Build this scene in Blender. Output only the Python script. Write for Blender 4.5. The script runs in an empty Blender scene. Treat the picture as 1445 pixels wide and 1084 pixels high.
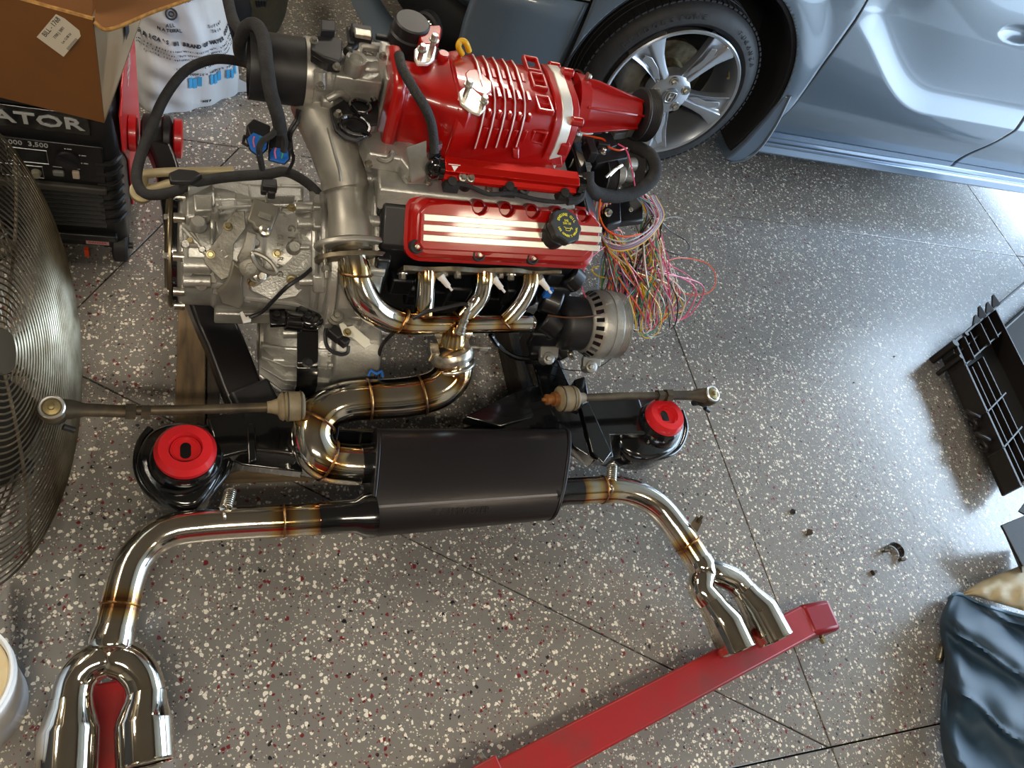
import bpy, bmesh, math, random
from mathutils import Vector as V, Matrix
PI = math.pi
rnd = random.Random(7)
C = bpy.context.scene.collection
sc = bpy.context.scene

# ---------------------------------------------------------------- camera
F_PX, CX, CY, CAM_H = 1085.0, 722.5, 542.0, 1.68
_x = V((3390 - CX, 575 - CY, F_PX)).normalized()
_y = V((303 - CX, -1265 - CY, F_PX)); _y -= _x * _x.dot(_y); _y.normalize()
_z = _x.cross(_y)
if _z[1] > 0: _z = -_z
cam = bpy.data.objects.new('camera', bpy.data.cameras.new('camera')); C.objects.link(cam)
cam.data.sensor_width = 36; cam.data.lens = 36 * F_PX / 1445; cam.data.clip_start = .05
right = V((_x[0], _y[0], _z[0])); down = V((_x[1], _y[1], _z[1])); fwd = V((_x[2], _y[2], _z[2]))
cam.matrix_world = Matrix.Translation((0, 0, CAM_H)) @ Matrix((right, -down, -fwd)).transposed().to_4x4()
sc.camera = cam

# ---------------------------------------------------------------- light, sky, exposure
sc.view_settings.view_transform = 'Standard'; sc.view_settings.look = 'None'
sc.view_settings.gamma = 1; sc.view_settings.use_curve_mapping = False
sc.view_settings.exposure = 0.22
w = bpy.data.worlds.new('sky'); sc.world = w; w.use_nodes = True
bg = w.node_tree.nodes['Background']; bg.inputs[0].default_value = (.62, .80, 1.0, 1); bg.inputs[1].default_value = 8.5
def area(name, loc, size, sy, power, col, rot=(0, 0, 0)):
    l = bpy.data.lights.new(name, 'AREA'); l.shape = 'RECTANGLE'; l.size = size; l.size_y = sy; l.energy = power; l.color = col
    o = bpy.data.objects.new(name, l); o.location = loc; o.rotation_euler = rot; C.objects.link(o); return o
DOOR_X = 5.0
pt = area('door_sky_portal', (DOOR_X + .14, 1.25, 1.15), 2.3, 5.3, 1, (1, 1, 1), (0, PI / 2, 0)); pt.data.cycles.is_portal = True
area('ceiling_lamp_light', (-.3, -1.15, 2.80), 1.3, .25, 60, (1.0, .88, .70))
area('ceiling_lamp_light', (1.5, 3.55, 2.46), 1.3, .25, 55, (1.0, .90, .76))  # added lamp, lights the supercharger top from behind
area('ceiling_lamp_light', (-2.0, 1.8, 2.80), .25, 1.3, 60, (1.0, .87, .70))
area('ceiling_lamp_light', (2.3, -1.3, 2.80), 1.3, .25, 46, (1.0, .84, .62))

# ---------------------------------------------------------------- pixel -> place helpers (used only to measure the photograph)
def ray(px, py):
    p = V(((px - CX) / F_PX, (py - CY) / F_PX, 1)); return V((_x.dot(p), _y.dot(p), _z.dot(p)))
O_ = V((0, 0, CAM_H))
def A(px, py, z): r = ray(px, py); return O_ + r * ((z - CAM_H) / r.z)
def AX(px, py, x): r = ray(px, py); return O_ + r * (x / r.x)
def AY(px, py, y): r = ray(px, py); return O_ + r * (y / r.y)

# ---------------------------------------------------------------- materials
def lin(h):
    if isinstance(h, tuple): return h + (1,)
    h = h.lstrip('#'); o = []
    for i in (0, 2, 4):
        c = int(h[i:i + 2], 16) / 255; o.append(c / 12.92 if c <= .04045 else ((c + .055) / 1.055) ** 2.4)
    return (*o, 1)
MATS = {}
def mat(name, col, rough=.5, metal=0, col2=None, vs=20, bump=0, bs=80, coat=0, emit=0, rvar=0, stretch=None, lo=.35, hi=.65, aniso=0):
    if name in MATS: return MATS[name]
    m = bpy.data.materials.new(name); m.use_nodes = True; nt = m.node_tree; n = nt.nodes; b = n['Principled BSDF']; L = nt.links.new
    b.inputs['Base Color'].default_value = lin(col); b.inputs['Roughness'].default_value = rough; b.inputs['Metallic'].default_value = metal
    if coat: b.inputs['Coat Weight'].default_value = coat; b.inputs['Coat Roughness'].default_value = .06
    if emit: b.inputs['Emission Color'].default_value = lin(col); b.inputs['Emission Strength'].default_value = emit
    if col2 or bump or rvar:
        tc = n.new('ShaderNodeTexCoord'); mp = n.new('ShaderNodeMapping'); L(tc.outputs['Object'], mp.inputs[0])
        if stretch: mp.inputs['Scale'].default_value = stretch
    if col2 or rvar:
        t = n.new('ShaderNodeTexNoise'); t.inputs['Scale'].default_value = vs; t.inputs['Detail'].default_value = 5; L(mp.outputs[0], t.inputs[0])
        r = n.new('ShaderNodeMapRange'); r.inputs[1].default_value = lo; r.inputs[2].default_value = hi; L(t.outputs[0], r.inputs[0])
    if col2:
        x = n.new('ShaderNodeMix'); x.data_type = 'RGBA'; x.inputs[6].default_value = lin(col); x.inputs[7].default_value = lin(col2)
        L(r.outputs[0], x.inputs[0]); L(x.outputs[2], b.inputs['Base Color'])
    if rvar:
        q = n.new('ShaderNodeMapRange'); q.inputs[3].default_value = rough; q.inputs[4].default_value = rough + rvar; L(r.outputs[0], q.inputs[0]); L(q.outputs[0], b.inputs['Roughness'])
    if bump:
        t2 = n.new('ShaderNodeTexNoise'); t2.inputs['Scale'].default_value = bs; t2.inputs['Detail'].default_value = 4; L(mp.outputs[0], t2.inputs[0])
        k = n.new('ShaderNodeBump'); k.inputs['Strength'].default_value = bump; k.inputs['Distance'].default_value = .002; L(t2.outputs[0], k.inputs['Height']); L(k.outputs[0], b.inputs['Normal'])
    MATS[name] = m; return m

STEEL = mat('polished_stainless', '#d9d4ca', .10, 1, rvar=.10, vs=9, lo=.5, hi=.8)
def heat_nodes(m):      # straw and brown temper colours beside the welds, from the distance stored on each vertex
    nt = m.node_tree; n = nt.nodes; L = nt.links.new; a = n.new('ShaderNodeAttribute'); a.attribute_name = 'temper'
    t = n.new('ShaderNodeTexNoise'); t.inputs['Scale'].default_value = 25; tc = n.new('ShaderNodeTexCoord'); L(tc.outputs['Object'], t.inputs[0])
    q = n.new('ShaderNodeMath'); q.operation = 'MULTIPLY_ADD'; q.inputs[1].default_value = .12; L(t.outputs[0], q.inputs[0]); L(a.outputs['Fac'], q.inputs[2])
    r = n.new('ShaderNodeValToRGB'); r.color_ramp.elements[0].position = .10; r.color_ramp.elements[0].color = lin('#d9d4ca'); r.color_ramp.elements[1].position = 1; r.color_ramp.elements[1].color = lin('#a8763e')
    for ps, cl_ in ((.35, '#ddcfae'), (.60, '#d8b878'), (.82, '#b98a5c'), (.92, '#8c6a5e')): e = r.color_ramp.elements.new(ps); e.color = lin(cl_)
    L(q.outputs[0], r.inputs[0]); L(r.outputs[0], n['Principled BSDF'].inputs['Base Color'])
heat_nodes(STEEL)
CHROME = mat('chrome_tip', '#e2dfd8', .07, 1, col2='#cfc6b4', vs=6)
WELD = mat('weld_bead', '#b98a4c', .35, 1, col2='#5a4a3e', vs=60, bump=.6, bs=200)
CERAM = mat('ceramic_silver', '#b9b6ad', .42, .75, col2='#a3a098', vs=14, bump=.1, bs=300)
CAST = mat('cast_aluminium', '#b9b8b3', .38, .6, col2='#93928c', vs=12, bump=.35, bs=220)
CAST2 = mat('dull_cast_aluminium', '#8d8a80', .5, .5, col2='#6d6a61', vs=16, bump=.4, bs=200)  # dull castings; also puts recess shade into colour on the gearbox
ALU = mat('machined_aluminium', '#d9d8d2', .3, .85, col2='#c4c2ba', vs=30)
WHITEM = mat('bare_ridge', '#f1eee6', .3, .5)
ZINC = mat('zinc_bolt', '#cfccc2', .3, .9, col2='#9c978a', vs=80)
TARN = mat('tarnished_steel', '#9a917d', .38, .9, col2='#6f6552', vs=40)
RED = mat('red_engine_enamel', '#a80c08', .28, 0, coat=.6, bump=.08, bs=60, col2='#9c0b08', vs=8)
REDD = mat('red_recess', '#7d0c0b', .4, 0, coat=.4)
REDA = mat('red_anodised', '#cf1a12', .25, .6)
POLY = mat('red_polyurethane', '#cc2027', .32, 0, coat=.25)
REDS = mat('red_steel_paint', '#94191a', .42, .1, col2='#7d2a26', vs=11, bump=.2, bs=30, lo=.45, hi=.7)
REDP = mat('red_plastic', '#d23336', .35, 0)
BLK = mat('black_gloss_paint', '#0c0d0f', .16, 0, coat=.8, bump=.1, bs=30)
BLKS = mat('black_satin', '#16161a', .34, .1, col2='#1d1a1c', vs=8)
BLKP = mat('black_plastic', '#17171a', .48, 0, col2='#1f1f22', vs=30)
BLKD = mat('black_block_paint', '#07080b', .42, 0, col2='#0d0f14', vs=12, coat=.15)
RUB = mat('rubber', '#1c1c1e', .62, 0, bump=.2, bs=120)
FOAM = mat('cloth_tape', '#1f1f21', .85, 0, bump=.6, bs=260, col2='#29292b', vs=60)
GREYP = mat('grey_plastic', '#4a4a4c', .5, 0)
DIRTY = mat('dusty_dark_steel', '#3a352c', .55, .5, col2='#554a38', vs=30, bump=.3)
DUSTY = mat('dusty_rod', '#5d523f', .5, .5, col2='#3c352a', vs=20)
BOOTM = mat('tan_boot', '#86795f', .6, 0, col2='#6a5f49', vs=30, bump=.3)
RUST = mat('rust_yellow', '#8d5a28', .6, .2, col2='#6f4520', vs=60)
BRASS = mat('brass', '#8f8360', .5, .8, col2='#7f7048', vs=60)
CREAM = mat('cream_metal', '#b7ab8a', .5, .2, col2='#a3956f', vs=14)
BLUE = mat('blue_connector', '#1f5fb0', .45, 0)
YEL = mat('yellow_paint', '#d8a713', .45, 0)
WHT = mat('white_plastic', '#e8e6e0', .4, 0)

# ---------------------------------------------------------------- mesh builder
def frame(ax):
    ax = V(ax).normalized(); h = V((0, 0, 1)) if abs(ax.z) < .9 else V((1, 0, 0))
    u = h.cross(ax).normalized(); return u, ax.cross(u), ax
def cr(pts, k=8, closed=False):
    P = [V(p) if len(p) > 3 else V((*p, 0)) for p in pts]; n = len(P); out = []
    for i in range(n if closed else n - 1):
        if closed: a, b, c, d = P[(i - 1) % n], P[i], P[(i + 1) % n], P[(i + 2) % n]
        else:
            b, c = P[i], P[i + 1]; a = P[i - 1] if i else b * 2 - c; d = P[i + 2] if i + 2 < n else c * 2 - b
        for j in range(k):
            t = j / k
            out.append(.5 * (2 * b + (c - a) * t + (2 * a - 5 * b + 4 * c - d) * t * t + (3 * b - a - 3 * c + d) * t ** 3))
    if not closed: out.append(P[-1])
    return out
class G:
    def __init__(s): s.v = []; s.f = []
    def add(s, vs, fs):
        k = len(s.v); s.v += [V(v) for v in vs]; s.f += [tuple(i + k for i in f) for f in fs]; return s
    def box(s, c, sz, rot=None, tp=1):
        a, b, d = [q / 2 for q in sz]; m = rot or Matrix.Identity(3); c = V(c)
        vs = [c + m @ V((x * a * (tp if z > 0 else 1), y * b * (tp if z > 0 else 1), z * d)) for z in (-1, 1) for y in (-1, 1) for x in (-1, 1)]
        return s.add(vs, [(0, 2, 3, 1), (4, 5, 7, 6), (0, 1, 5, 4), (2, 6, 7, 3), (0, 4, 6, 2), (1, 3, 7, 5)])
    def prism(s, poly, vec, tp=1):
        P = [V(p) for p in poly]; n = len(P); vec = V(vec); c = sum(P, V()) / n
        nm = V()
        for i in range(n): nm += P[i].cross(P[(i + 1) % n])
        if nm.dot(vec) > 0: P.reverse()
        Q = [c + (p - c) * tp + vec for p in P]
        return s.add(P + Q, [tuple(range(n)), tuple(reversed(range(n, 2 * n)))] + [(i, i + n, (i + 1) % n + n, (i + 1) % n) for i in range(n)])
    def loft(s, rings, caps=True, closed=True, loop=False):
        n = len(rings[0]); k = len(s.v); m = len(rings)
        for r in rings: s.v += [V(p) for p in r]
        for j in range(m if loop else m - 1):
            j2 = (j + 1) % m
            for i in range(n if closed else n - 1):
                i2 = (i + 1) % n; s.f.append((k + j * n + i, k + j * n + i2, k + j2 * n + i2, k + j2 * n + i))
        if caps and not loop: s.f.append(tuple(k + i for i in reversed(range(n)))); s.f.append(tuple(k + (m - 1) * n + i for i in range(n)))
        return s
    def tube(s, pts, r=None, n=12, cap=True, k=0, closed=False, flat=1):
        if k:
            pts = [(*p, (r if r is not None else 0)) if len(p) == 3 else tuple(p) for p in pts]
            P4 = cr(pts, k, closed); P = [V(p[:3]) for p in P4]; Rr = [p[3] for p in P4]
        else:
            P = [V(p[:3]) for p in pts]; Rr = [(p[3] if len(p) > 3 else r) for p in pts]
        m = len(P); rings = []; u = None
        for i in range(m):
            if closed: t = (P[(i + 1) % m] - P[i - 1])
            else: t = P[min(i + 1, m - 1)] - P[max(i - 1, 0)]
            t.normalize()
            if u is None: u = frame(t)[0]
            u = (u - t * u.dot(t)); u = u.normalized() if u.length > 1e-6 else frame(t)[0]
            w_ = t.cross(u)
            rings.append([P[i] + (u * math.cos(2 * PI * j / n) + w_ * math.sin(2 * PI * j / n) * flat) * Rr[i] for j in range(n)])
        return s.loft(rings, cap and not closed, loop=closed)
    def lathe(s, o, ax, prof, n=24, caps=True):
        u, w_, a = frame(ax); o = V(o)
        return s.loft([[o + a * h + (u * math.cos(2 * PI * j / n) + w_ * math.sin(2 * PI * j / n)) * max(r, 1e-5) for j in range(n)] for h, r in prof], caps)
    def cyl(s, a, b, r, r2=None, n=16):
        a = V(a); b = V(b); return s.lathe(a, b - a, [(0, r), ((b - a).length, r if r2 is None else r2)], n)
    def bolt(s, p, ax, r=.008, h=.008, wash=True):
        p = V(p); a = V(ax).normalized()
        if wash: s.lathe(p, a, [(0, r * 1.45), (.002, r * 1.4), (.0025, r)], 14)
        s.lathe(p, a, [(.002, r), (h, r), (h + .0015, r * .8)], 6)
        return s
    def torus(s, o, ax, R, r, n=32, m=8):
        u, w_, a = frame(ax); o = V(o)
        return s.tube([o + (u * math.cos(2 * PI * i / n) + w_ * math.sin(2 * PI * i / n)) * R for i in range(n)], r, m, closed=True)
    def ell(s, c, r, n=16, m=10, rot=None):
        r = V(r) if not isinstance(r, (int, float)) else V((r, r, r)); c = V(c); q = rot or Matrix.Identity(3)
        return s.loft([[c + q @ V((r.x * math.cos(2 * PI * j / n) * math.sin(PI * i / m), r.y * math.sin(2 * PI * j / n) * math.sin(PI * i / m), -r.z * math.cos(PI * i / m))) for j in range(n)] for i in ([.02] + list(range(1, m)) + [m - .02])])
    def text(s, txt, size, o, u, v, ext=.0006, al='CENTER', bold=0, sx=1):
        cu = bpy.data.curves.new('t', 'FONT'); cu.body = txt; cu.size = size; cu.align_x = al; cu.align_y = 'CENTER'; cu.extrude = ext; cu.offset = bold; cu.resolution_u = 2; 
        ob = bpy.data.objects.new('t', cu); C.objects.link(ob); dg = bpy.context.evaluated_depsgraph_get()
        me = bpy.data.meshes.new_from_object(ob.evaluated_get(dg)); u = V(u).normalized(); v = V(v).normalized(); nn = u.cross(v); o = V(o)
        s.add([o + u * p.co.x * sx + v * p.co.y + nn * p.co.z for p in me.vertices], [tuple(p.vertices) for p in me.polygons])
        bpy.data.objects.remove(ob); bpy.data.curves.remove(cu); bpy.data.meshes.remove(me); return s
    def arc(s, txt, size, o, u, v, R, a0, step, ext=.0006, bold=0, inward=False):
        for i, ch in enumerate(txt):
            if ch == ' ': continue
            a = a0 - i * step if not inward else a0 + i * step
            d = V(u) * math.cos(a) + V(v) * math.sin(a); tx = V(u) * math.sin(a) - V(v) * math.cos(a)
            if inward: s.text(ch, size, V(o) + d * R, -tx, -d, ext, 'CENTER', bold)
            else: s.text(ch, size, V(o) + d * R, tx, d, ext, 'CENTER', bold)
        return s
WL = {}
def obj(name, g, m, parent=None, bevel=0, ang=38, label=None, fix=True, seg=2, sub=0):
    c = (V([min(p[i] for p in g.v) for i in range(3)]) + V([max(p[i] for p in g.v) for i in range(3)])) / 2
    if parent is None: c.z = min(p.z for p in g.v)
    me = bpy.data.meshes.new(name); me.from_pydata([tuple(p - c) for p in g.v], [], g.f); me.validate()
    if fix:
        bm = bmesh.new(); bm.from_mesh(me); bmesh.ops.recalc_face_normals(bm, faces=bm.faces); bm.to_mesh(me); bm.free()
    for p in me.polygons: p.use_smooth = True
    me.set_sharp_from_angle(angle=math.radians(ang)); me.materials.append(m)
    o = bpy.data.objects.new(name, me); C.objects.link(o)
    if bevel:
        b = o.modifiers.new('bevel', 'BEVEL'); b.width = bevel; b.segments = seg; b.limit_method = 'ANGLE'; b.angle_limit = math.radians(35)
    if sub: q = o.modifiers.new('sub', 'SUBSURF'); q.levels = q.render_levels = sub
    WL[o] = c; o.location = c
    if parent: o.parent = parent; o.location = c - WL[parent]
    if label: o['label'] = label
    return o
def each(name, m, parent, gs, **k): return [obj(name, g, m, parent, **k) for g in gs]
def heat(o, pts, r=.033):
    at = o.data.attributes.new('temper', 'FLOAT', 'POINT'); wl = WL[o]; pts = [V(p[:3]) for p in pts]
    for i, v in enumerate(o.data.vertices):
        d = min(abs((v.co + wl - p).length - .0) for p in pts); at.data[i].value = max(0, 1 - math.sqrt(max(0, d * d - r * r)) / .035)
def thing(name, label, cat, loc, group=None):
    o = bpy.data.objects.new(name, None); C.objects.link(o); o.empty_display_size = .05; o.location = loc; WL[o] = V(loc)
    return tag(o, label, cat, group)
def tag(o, label, cat, group=None):
    o['label'] = label; o['category'] = cat
    if group: o['group'] = group
    return o
def struct(name, g, m, **k): o = obj(name, g, m, **k); o['kind'] = 'structure'; return o
# ---------------------------------------------------------------- floor: flaked epoxy slabs between saw-cut joints
def floor_mat():
    m = bpy.data.materials.new('flaked_epoxy'); m.use_nodes = True; nt = m.node_tree; n = nt.nodes; L = nt.links.new; b = n['Principled BSDF']
    geo = n.new('ShaderNodeNewGeometry'); pos = geo.outputs['Position']
    nz = n.new('ShaderNodeTexNoise'); nz.inputs['Scale'].default_value = 70; L(pos, nz.inputs[0])
    ad = n.new('ShaderNodeVectorMath'); ad.operation = 'MULTIPLY_ADD'; ad.inputs[1].default_value = (.012, .012, 0); L(nz.outputs[1], ad.inputs[0]); L(pos, ad.inputs[2])
    base = n.new('ShaderNodeMix'); base.data_type = 'RGBA'; base.inputs[6].default_value = lin('#6d6a66'); base.inputs[7].default_value = lin('#7f7c76')
    pn = n.new('ShaderNodeTexNoise'); pn.inputs['Scale'].default_value = 2.2; pn.inputs['Detail'].default_value = 6; L(pos, pn.inputs[0]); L(pn.outputs[0], base.inputs[0])
    cur = base.outputs[2]; hs = []
    dens = n.new('ShaderNodeTexNoise'); dens.inputs['Scale'].default_value = 5; L(pos, dens.inputs[0])
    for sc_, thr, types in ((118, .46, ((.72, 1.01, '#e2dccd'), (.62, .68, '#6a1f26'), (.57, .60, '#1c1a1c'))), (230, .40, ((.74, 1.01, '#cbc3b2'), (.64, .71, '#74262c'), (.58, .62, '#26242a')))):
        v = n.new('ShaderNodeTexVoronoi'); v.inputs['Scale'].default_value = sc_; L(ad.outputs[0], v.inputs['Vector'])
        s = n.new('ShaderNodeSeparateColor'); L(v.outputs['Color'], s.inputs[0])
        # per-cell size
        mr = n.new('ShaderNodeMapRange'); mr.inputs[3].default_value = thr * .45; mr.inputs[4].default_value = thr * 1.25; L(s.outputs[1], mr.inputs[0])
        lt = n.new('ShaderNodeMath'); lt.operation = 'LESS_THAN'; L(v.outputs['Distance'], lt.inputs[0]); L(mr.outputs[0], lt.inputs[1])
        sh = n.new('ShaderNodeMath'); sh.operation = 'MULTIPLY_ADD'; sh.inputs[1].default_value = .45; sh.inputs[2].default_value = -.225; L(dens.outputs[0], sh.inputs[0])
        rr = n.new('ShaderNodeMath'); rr.operation = 'ADD'; L(s.outputs[0], rr.inputs[0]); L(sh.outputs[0], rr.inputs[1])
        for a, c_, col in types:
            g1 = n.new('ShaderNodeMath'); g1.operation = 'GREATER_THAN'; g1.inputs[1].default_value = a; L(rr.outputs[0], g1.inputs[0])
            g2 = n.new('ShaderNodeMath'); g2.operation = 'LESS_THAN'; g2.inputs[1].default_value = c_; L(rr.outputs[0], g2.inputs[0])
            mm = n.new('ShaderNodeMath'); mm.operation = 'MULTIPLY'; L(g1.outputs[0], mm.inputs[0]); L(g2.outputs[0], mm.inputs[1])
            m2 = n.new('ShaderNodeMath'); m2.operation = 'MULTIPLY'; L(mm.outputs[0], m2.inputs[0]); L(lt.outputs[0], m2.inputs[1])
            x = n.new('ShaderNodeMix'); x.data_type = 'RGBA'; L(m2.outputs[0], x.inputs[0]); L(cur, x.inputs[6]); x.inputs[7].default_value = lin(col); cur = x.outputs[2]
            hs.append(m2.outputs[0])
    L(cur, b.inputs['Base Color'])
    b.inputs['Roughness'].default_value = .30; b.inputs['Coat Weight'].default_value = .8; b.inputs['Coat Roughness'].default_value = .24; b.inputs['Specular IOR Level'].default_value = .6
    acc = hs[0]
    for h in hs[1:]:
        q = n.new('ShaderNodeMath'); q.operation = 'MAXIMUM'; L(acc, q.inputs[0]); L(h, q.inputs[1]); acc = q.outputs[0]
    v3 = n.new('ShaderNodeTexNoise'); v3.inputs['Scale'].default_value = 60; v3.inputs['Detail'].default_value = 3; L(pos, v3.inputs[0])
    q = n.new('ShaderNodeMath'); q.operation = 'MULTIPLY_ADD'; q.inputs[1].default_value = .5; L(acc, q.inputs[0]); L(v3.outputs[0], q.inputs[2])
    k = n.new('ShaderNodeBump'); k.inputs['Strength'].default_value = .45; k.inputs['Distance'].default_value = .0022; L(q.outputs[0], k.inputs['Height']); L(k.outputs[0], b.inputs['Normal'])
    return m
FLOOR = floor_mat()
X0, X1, Y0, Y1 = -2.6, DOOR_X, -2.6, 4.6
fl = struct('floor', G().box(((X0 + X1) / 2, (Y0 + Y1) / 2, -.06), (X1 - X0, Y1 - Y0, .08)), mat('joint_filler', '#151414', .8))
def clip(poly, p, q, side):           # keep the part of a polygon on one side of the line p-q, set back by half a joint
    p = V((*p, 0)); q = V((*q, 0)); nrm = V((-(q - p).y, (q - p).x, 0)).normalized() * side; out = []
    d = [(V((*a, 0)) - p).dot(nrm) - .0018 for a in poly]
    for i in range(len(poly)):
        j = (i + 1) % len(poly)
        if d[i] >= 0: out.append(poly[i])
        if d[i] * d[j] < 0:
            t = d[i] / (d[i] - d[j]); out.append((poly[i][0] + (poly[j][0] - poly[i][0]) * t, poly[i][1] + (poly[j][1] - poly[i][1]) * t))
    return out
cells = [[(X0, Y0), (X1, Y0), (X1, Y1), (X0, Y1)]]
def cut(cs, p, q):
    o = []
    for c in cs:
        for s_ in (1, -1):
            k = clip(c, p, q, s_)
            if len(k) > 2: o.append(k)
    return o
for ln in (((0, 1.935), (1, 1.905)), ((0, .05), (1, .05)), ((1.435, 0), (1.435, 1)), ((3.48, 0), (3.48, 1)), ((-.61, 0), (-.61, 1))): cells = cut(cells, *ln)
def mid(c): return (sum(p[0] for p in c) / len(c), sum(p[1] for p in c) / len(c))
out = []
for c in cells:
    mx, my = mid(c)
    if -.6 < mx < 1.43 and .06 < my < 1.9:
        for d_ in cut([c], (1.419, .055), (-.251, 1.101)):
            a, b_ = mid(d_)
            out += cut([d_], (.096, 1.918), (-.227, 1.376)) if b_ > .9 or a > .6 and b_ > .7 else [d_]
    else: out.append(c)
for c in out:
    g = G().prism([(x, y, -.02) for x, y in c], (0, 0, .02)); o = obj('floor_slab', g, FLOOR, fl, bevel=.0012, seg=1)

# ---------------------------------------------------------------- garage shell around the camera
WALLM = mat('painted_drywall', '#8f8676', .8, col2='#857c6c', vs=3)
struct('ceiling', G().box(((X0 + X1) / 2, (Y0 + Y1) / 2, 2.93), (X1 - X0, Y1 - Y0, .1)), mat('ceiling_paint', '#9a9080', .85))
struct('wall_left', G().box((X0 - .05, (Y0 + Y1) / 2, 1.44), (.1, Y1 - Y0, 2.92)), WALLM)
struct('wall_back', G().box(((X0 + X1) / 2, Y1 + .05, 1.44), (X1 - X0, .1, 2.92)), WALLM)
struct('wall_front', G().box(((X0 + X1) / 2, Y0 - .05, 1.44), (X1 - X0, .1, 2.92)), WALLM)
DY0, DY1, DZ = -1.4, 3.9, 2.3
g = G(); g.box((X1 + .06, (Y0 + DY0) / 2, 1.44), (.12, DY0 - Y0, 2.92)); g.box((X1 + .06, (Y1 + DY1) / 2, 1.44), (.12, Y1 - DY1, 2.92)); g.box((X1 + .06, (DY0 + DY1) / 2, (DZ + 2.9) / 2), (.12, DY1 - DY0, 2.9 - DZ))
struct('wall_right', g, WALLM)
struct('driveway', G().box((X1 + 5, 1, -.045), (10, 16, .07)), mat('driveway_concrete', '#9b968c', .8, col2='#8a857b', vs=5))
dk = struct('door_1', G().box((3.35, 1.25, 2.56), (2.9, 5.0, .05)), mat('door_panel_white', '#d5d2ca', .5))  # unseen raised door panel, added for bright streaks in the chrome
for i in range(5): obj('door_track_rib', G().box((2.05 + i * .65, 1.25, 2.525), (.05, 4.9, .03)), ZINC, dk)
wb = thing('added_workbench', 'added dark bench and red chest, unseen, giving the chrome dark reflections', 'added_workbench', (.4, -2.2, 0))  # unseen bench, added so the chrome mirrors something dark
obj('bench_top', G().box((.4, -2.2, .95), (3.0, .7, .06)), mat('bench_wood', '#3d2c1e', .6), wb); obj('cabinet', G().box((-.3, -2.2, .46), (1.5, .66, .92)), mat('chest_red', '#7a1216', .35), wb, bevel=.01)
for x_ in (1.1, 1.8): obj('leg', G().box((x_, -2.2, .46), (.09, .6, .92)), BLKP, wb)
sh_ = thing('added_wall_cabinet', 'added dark wall cabinet, unseen, mirrored as dark streaks in the pipes', 'shelf', (.4, -2.4, 1.5)); obj('shelf_body', G().box((.4, -2.38, 1.95), (3.2, .42, .8)), mat('shelf_dark', '#2b2520', .6), sh_)  # unseen cabinet, put in for dark streaks in the polished pipes
lk = thing('added_storage_rack', 'tall dark rack, unseen, added beyond the fan for reflections in the chrome', 'rack', (-2.3, 1.0, 0)); obj('rack_body', G().box((-2.33, .6, 1.0), (.5, 3.2, 2.0)), mat('rack_dark', '#2a2724', .6), lk)  # unseen rack, added as a dark mass for the tips to reflect
for i, p in enumerate(((-.3, -1.15), (-2.0, 1.8), (2.3, -1.3), (1.5, 3.55))):
    t = thing('ceiling_lamp', ['white strip lamp on the ceiling behind the photographer', 'white strip lamp on the ceiling by the fan side wall', 'white strip lamp on the ceiling nearest the garage door', 'added strip lamp under the raised garage door, lighting the engine top'][i], 'lamp', (*p, 2.82 if i < 3 else 2.48))
    obj('housing', G().box((*p, 2.855 if i < 3 else 2.51), ((.3, 1.3, .045) if i == 1 else (1.3, .3, .045))), WHT, t, bevel=.005)

# ---------------------------------------------------------------- car
PAINT = mat('grey_blue_car_paint', '#586673', .32, .25, coat=.55, col2='#54626f', vs=400)
CARD = mat('car_black_plastic', '#1a1b1e', .6, 0, bump=.2, bs=300)
GAPM = mat('panel_gap', '#07080a', .7)
HUB = V((1.496, 2.08, .33))
car = thing('car', 'grey blue sedan parked on the grey flaked floor beyond the engine', 'car', (2.6, 2.6, 0))
def sstep(a, b, x): t = max(0, min(1, (x - a) / (b - a))); return t * t * (3 - 2 * t)
def zc(x): return .452 + .30 * sstep(2.62, 1.88, x) ** 1.15 + .012 * (x - 3)
def ybody(x, z):
    y = 2.08 + .05 * (z - .45) ** 2
    if z < .40: y += .035 * sstep(.40, .20, z) - .0
    if z > .75: y += .10 * (z - .75)
    # scooped lower door: ledge above the crease, then a hollow
    k = sstep(1.96, 2.12, x)
    t = (z - zc(x)) / .10
    if t > 0: y += k * .032 * math.sin(min(t, 1) * PI / 2)
    if t > 1: y -= k * .024 * sstep(1, 4.2, t)
    # handle cup
    d = math.hypot((x - 2.72) / .10, (z - .80) / .035)
    if d < 1: y += .025 * (1 - d * d)
    # flare round the wheel arch
    r = math.hypot(x - HUB.x, z - .35)
    if x < 2.0: y -= .016 * sstep(.55, .44, r)
    # front corner sweeps away
    if x < 1.15: y += .0 + .42 * ((1.15 - x) / .75) ** 2.4
    return y
def panel(x0, x1, z0, z1, nx, nz, arch=None, edge=None):
    vs = []; fs = []; inside = []
    for j in range(nz + 1):
        for i in range(nx + 1):
            z = z0 + (z1 - z0) * j / nz; xa, xb = (edge(z) if edge else (x0, x1)); x = xa + (xb - xa) * i / nx
            vs.append([x, z]); inside.append(bool(arch) and math.hypot(x - HUB.x, z - .35) < arch)
    for j in range(nz):
        for i in range(nx):
            q = (j * (nx + 1) + i, j * (nx + 1) + i + 1, (j + 1) * (nx + 1) + i + 1, (j + 1) * (nx + 1) + i)
            if not all(inside[k] for k in q): fs.append(q)
    for k, s_ in enumerate(inside):
        if s_:
            d = math.hypot(vs[k][0] - HUB.x, vs[k][1] - .35) or 1; vs[k] = [HUB.x + (vs[k][0] - HUB.x) * arch / d, .35 + (vs[k][1] - .35) * arch / d]
    return G().add([(x, ybody(x, z), z) for x, z in vs], fs)
def sheet(name, g, m, parent, t=.004, off=-1, **k):
    o = obj(name, g, m, parent, **k); s = o.modifiers.new('solid', 'SOLIDIFY'); s.thickness = t; s.offset = 0; return o
ARCH = .425
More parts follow.
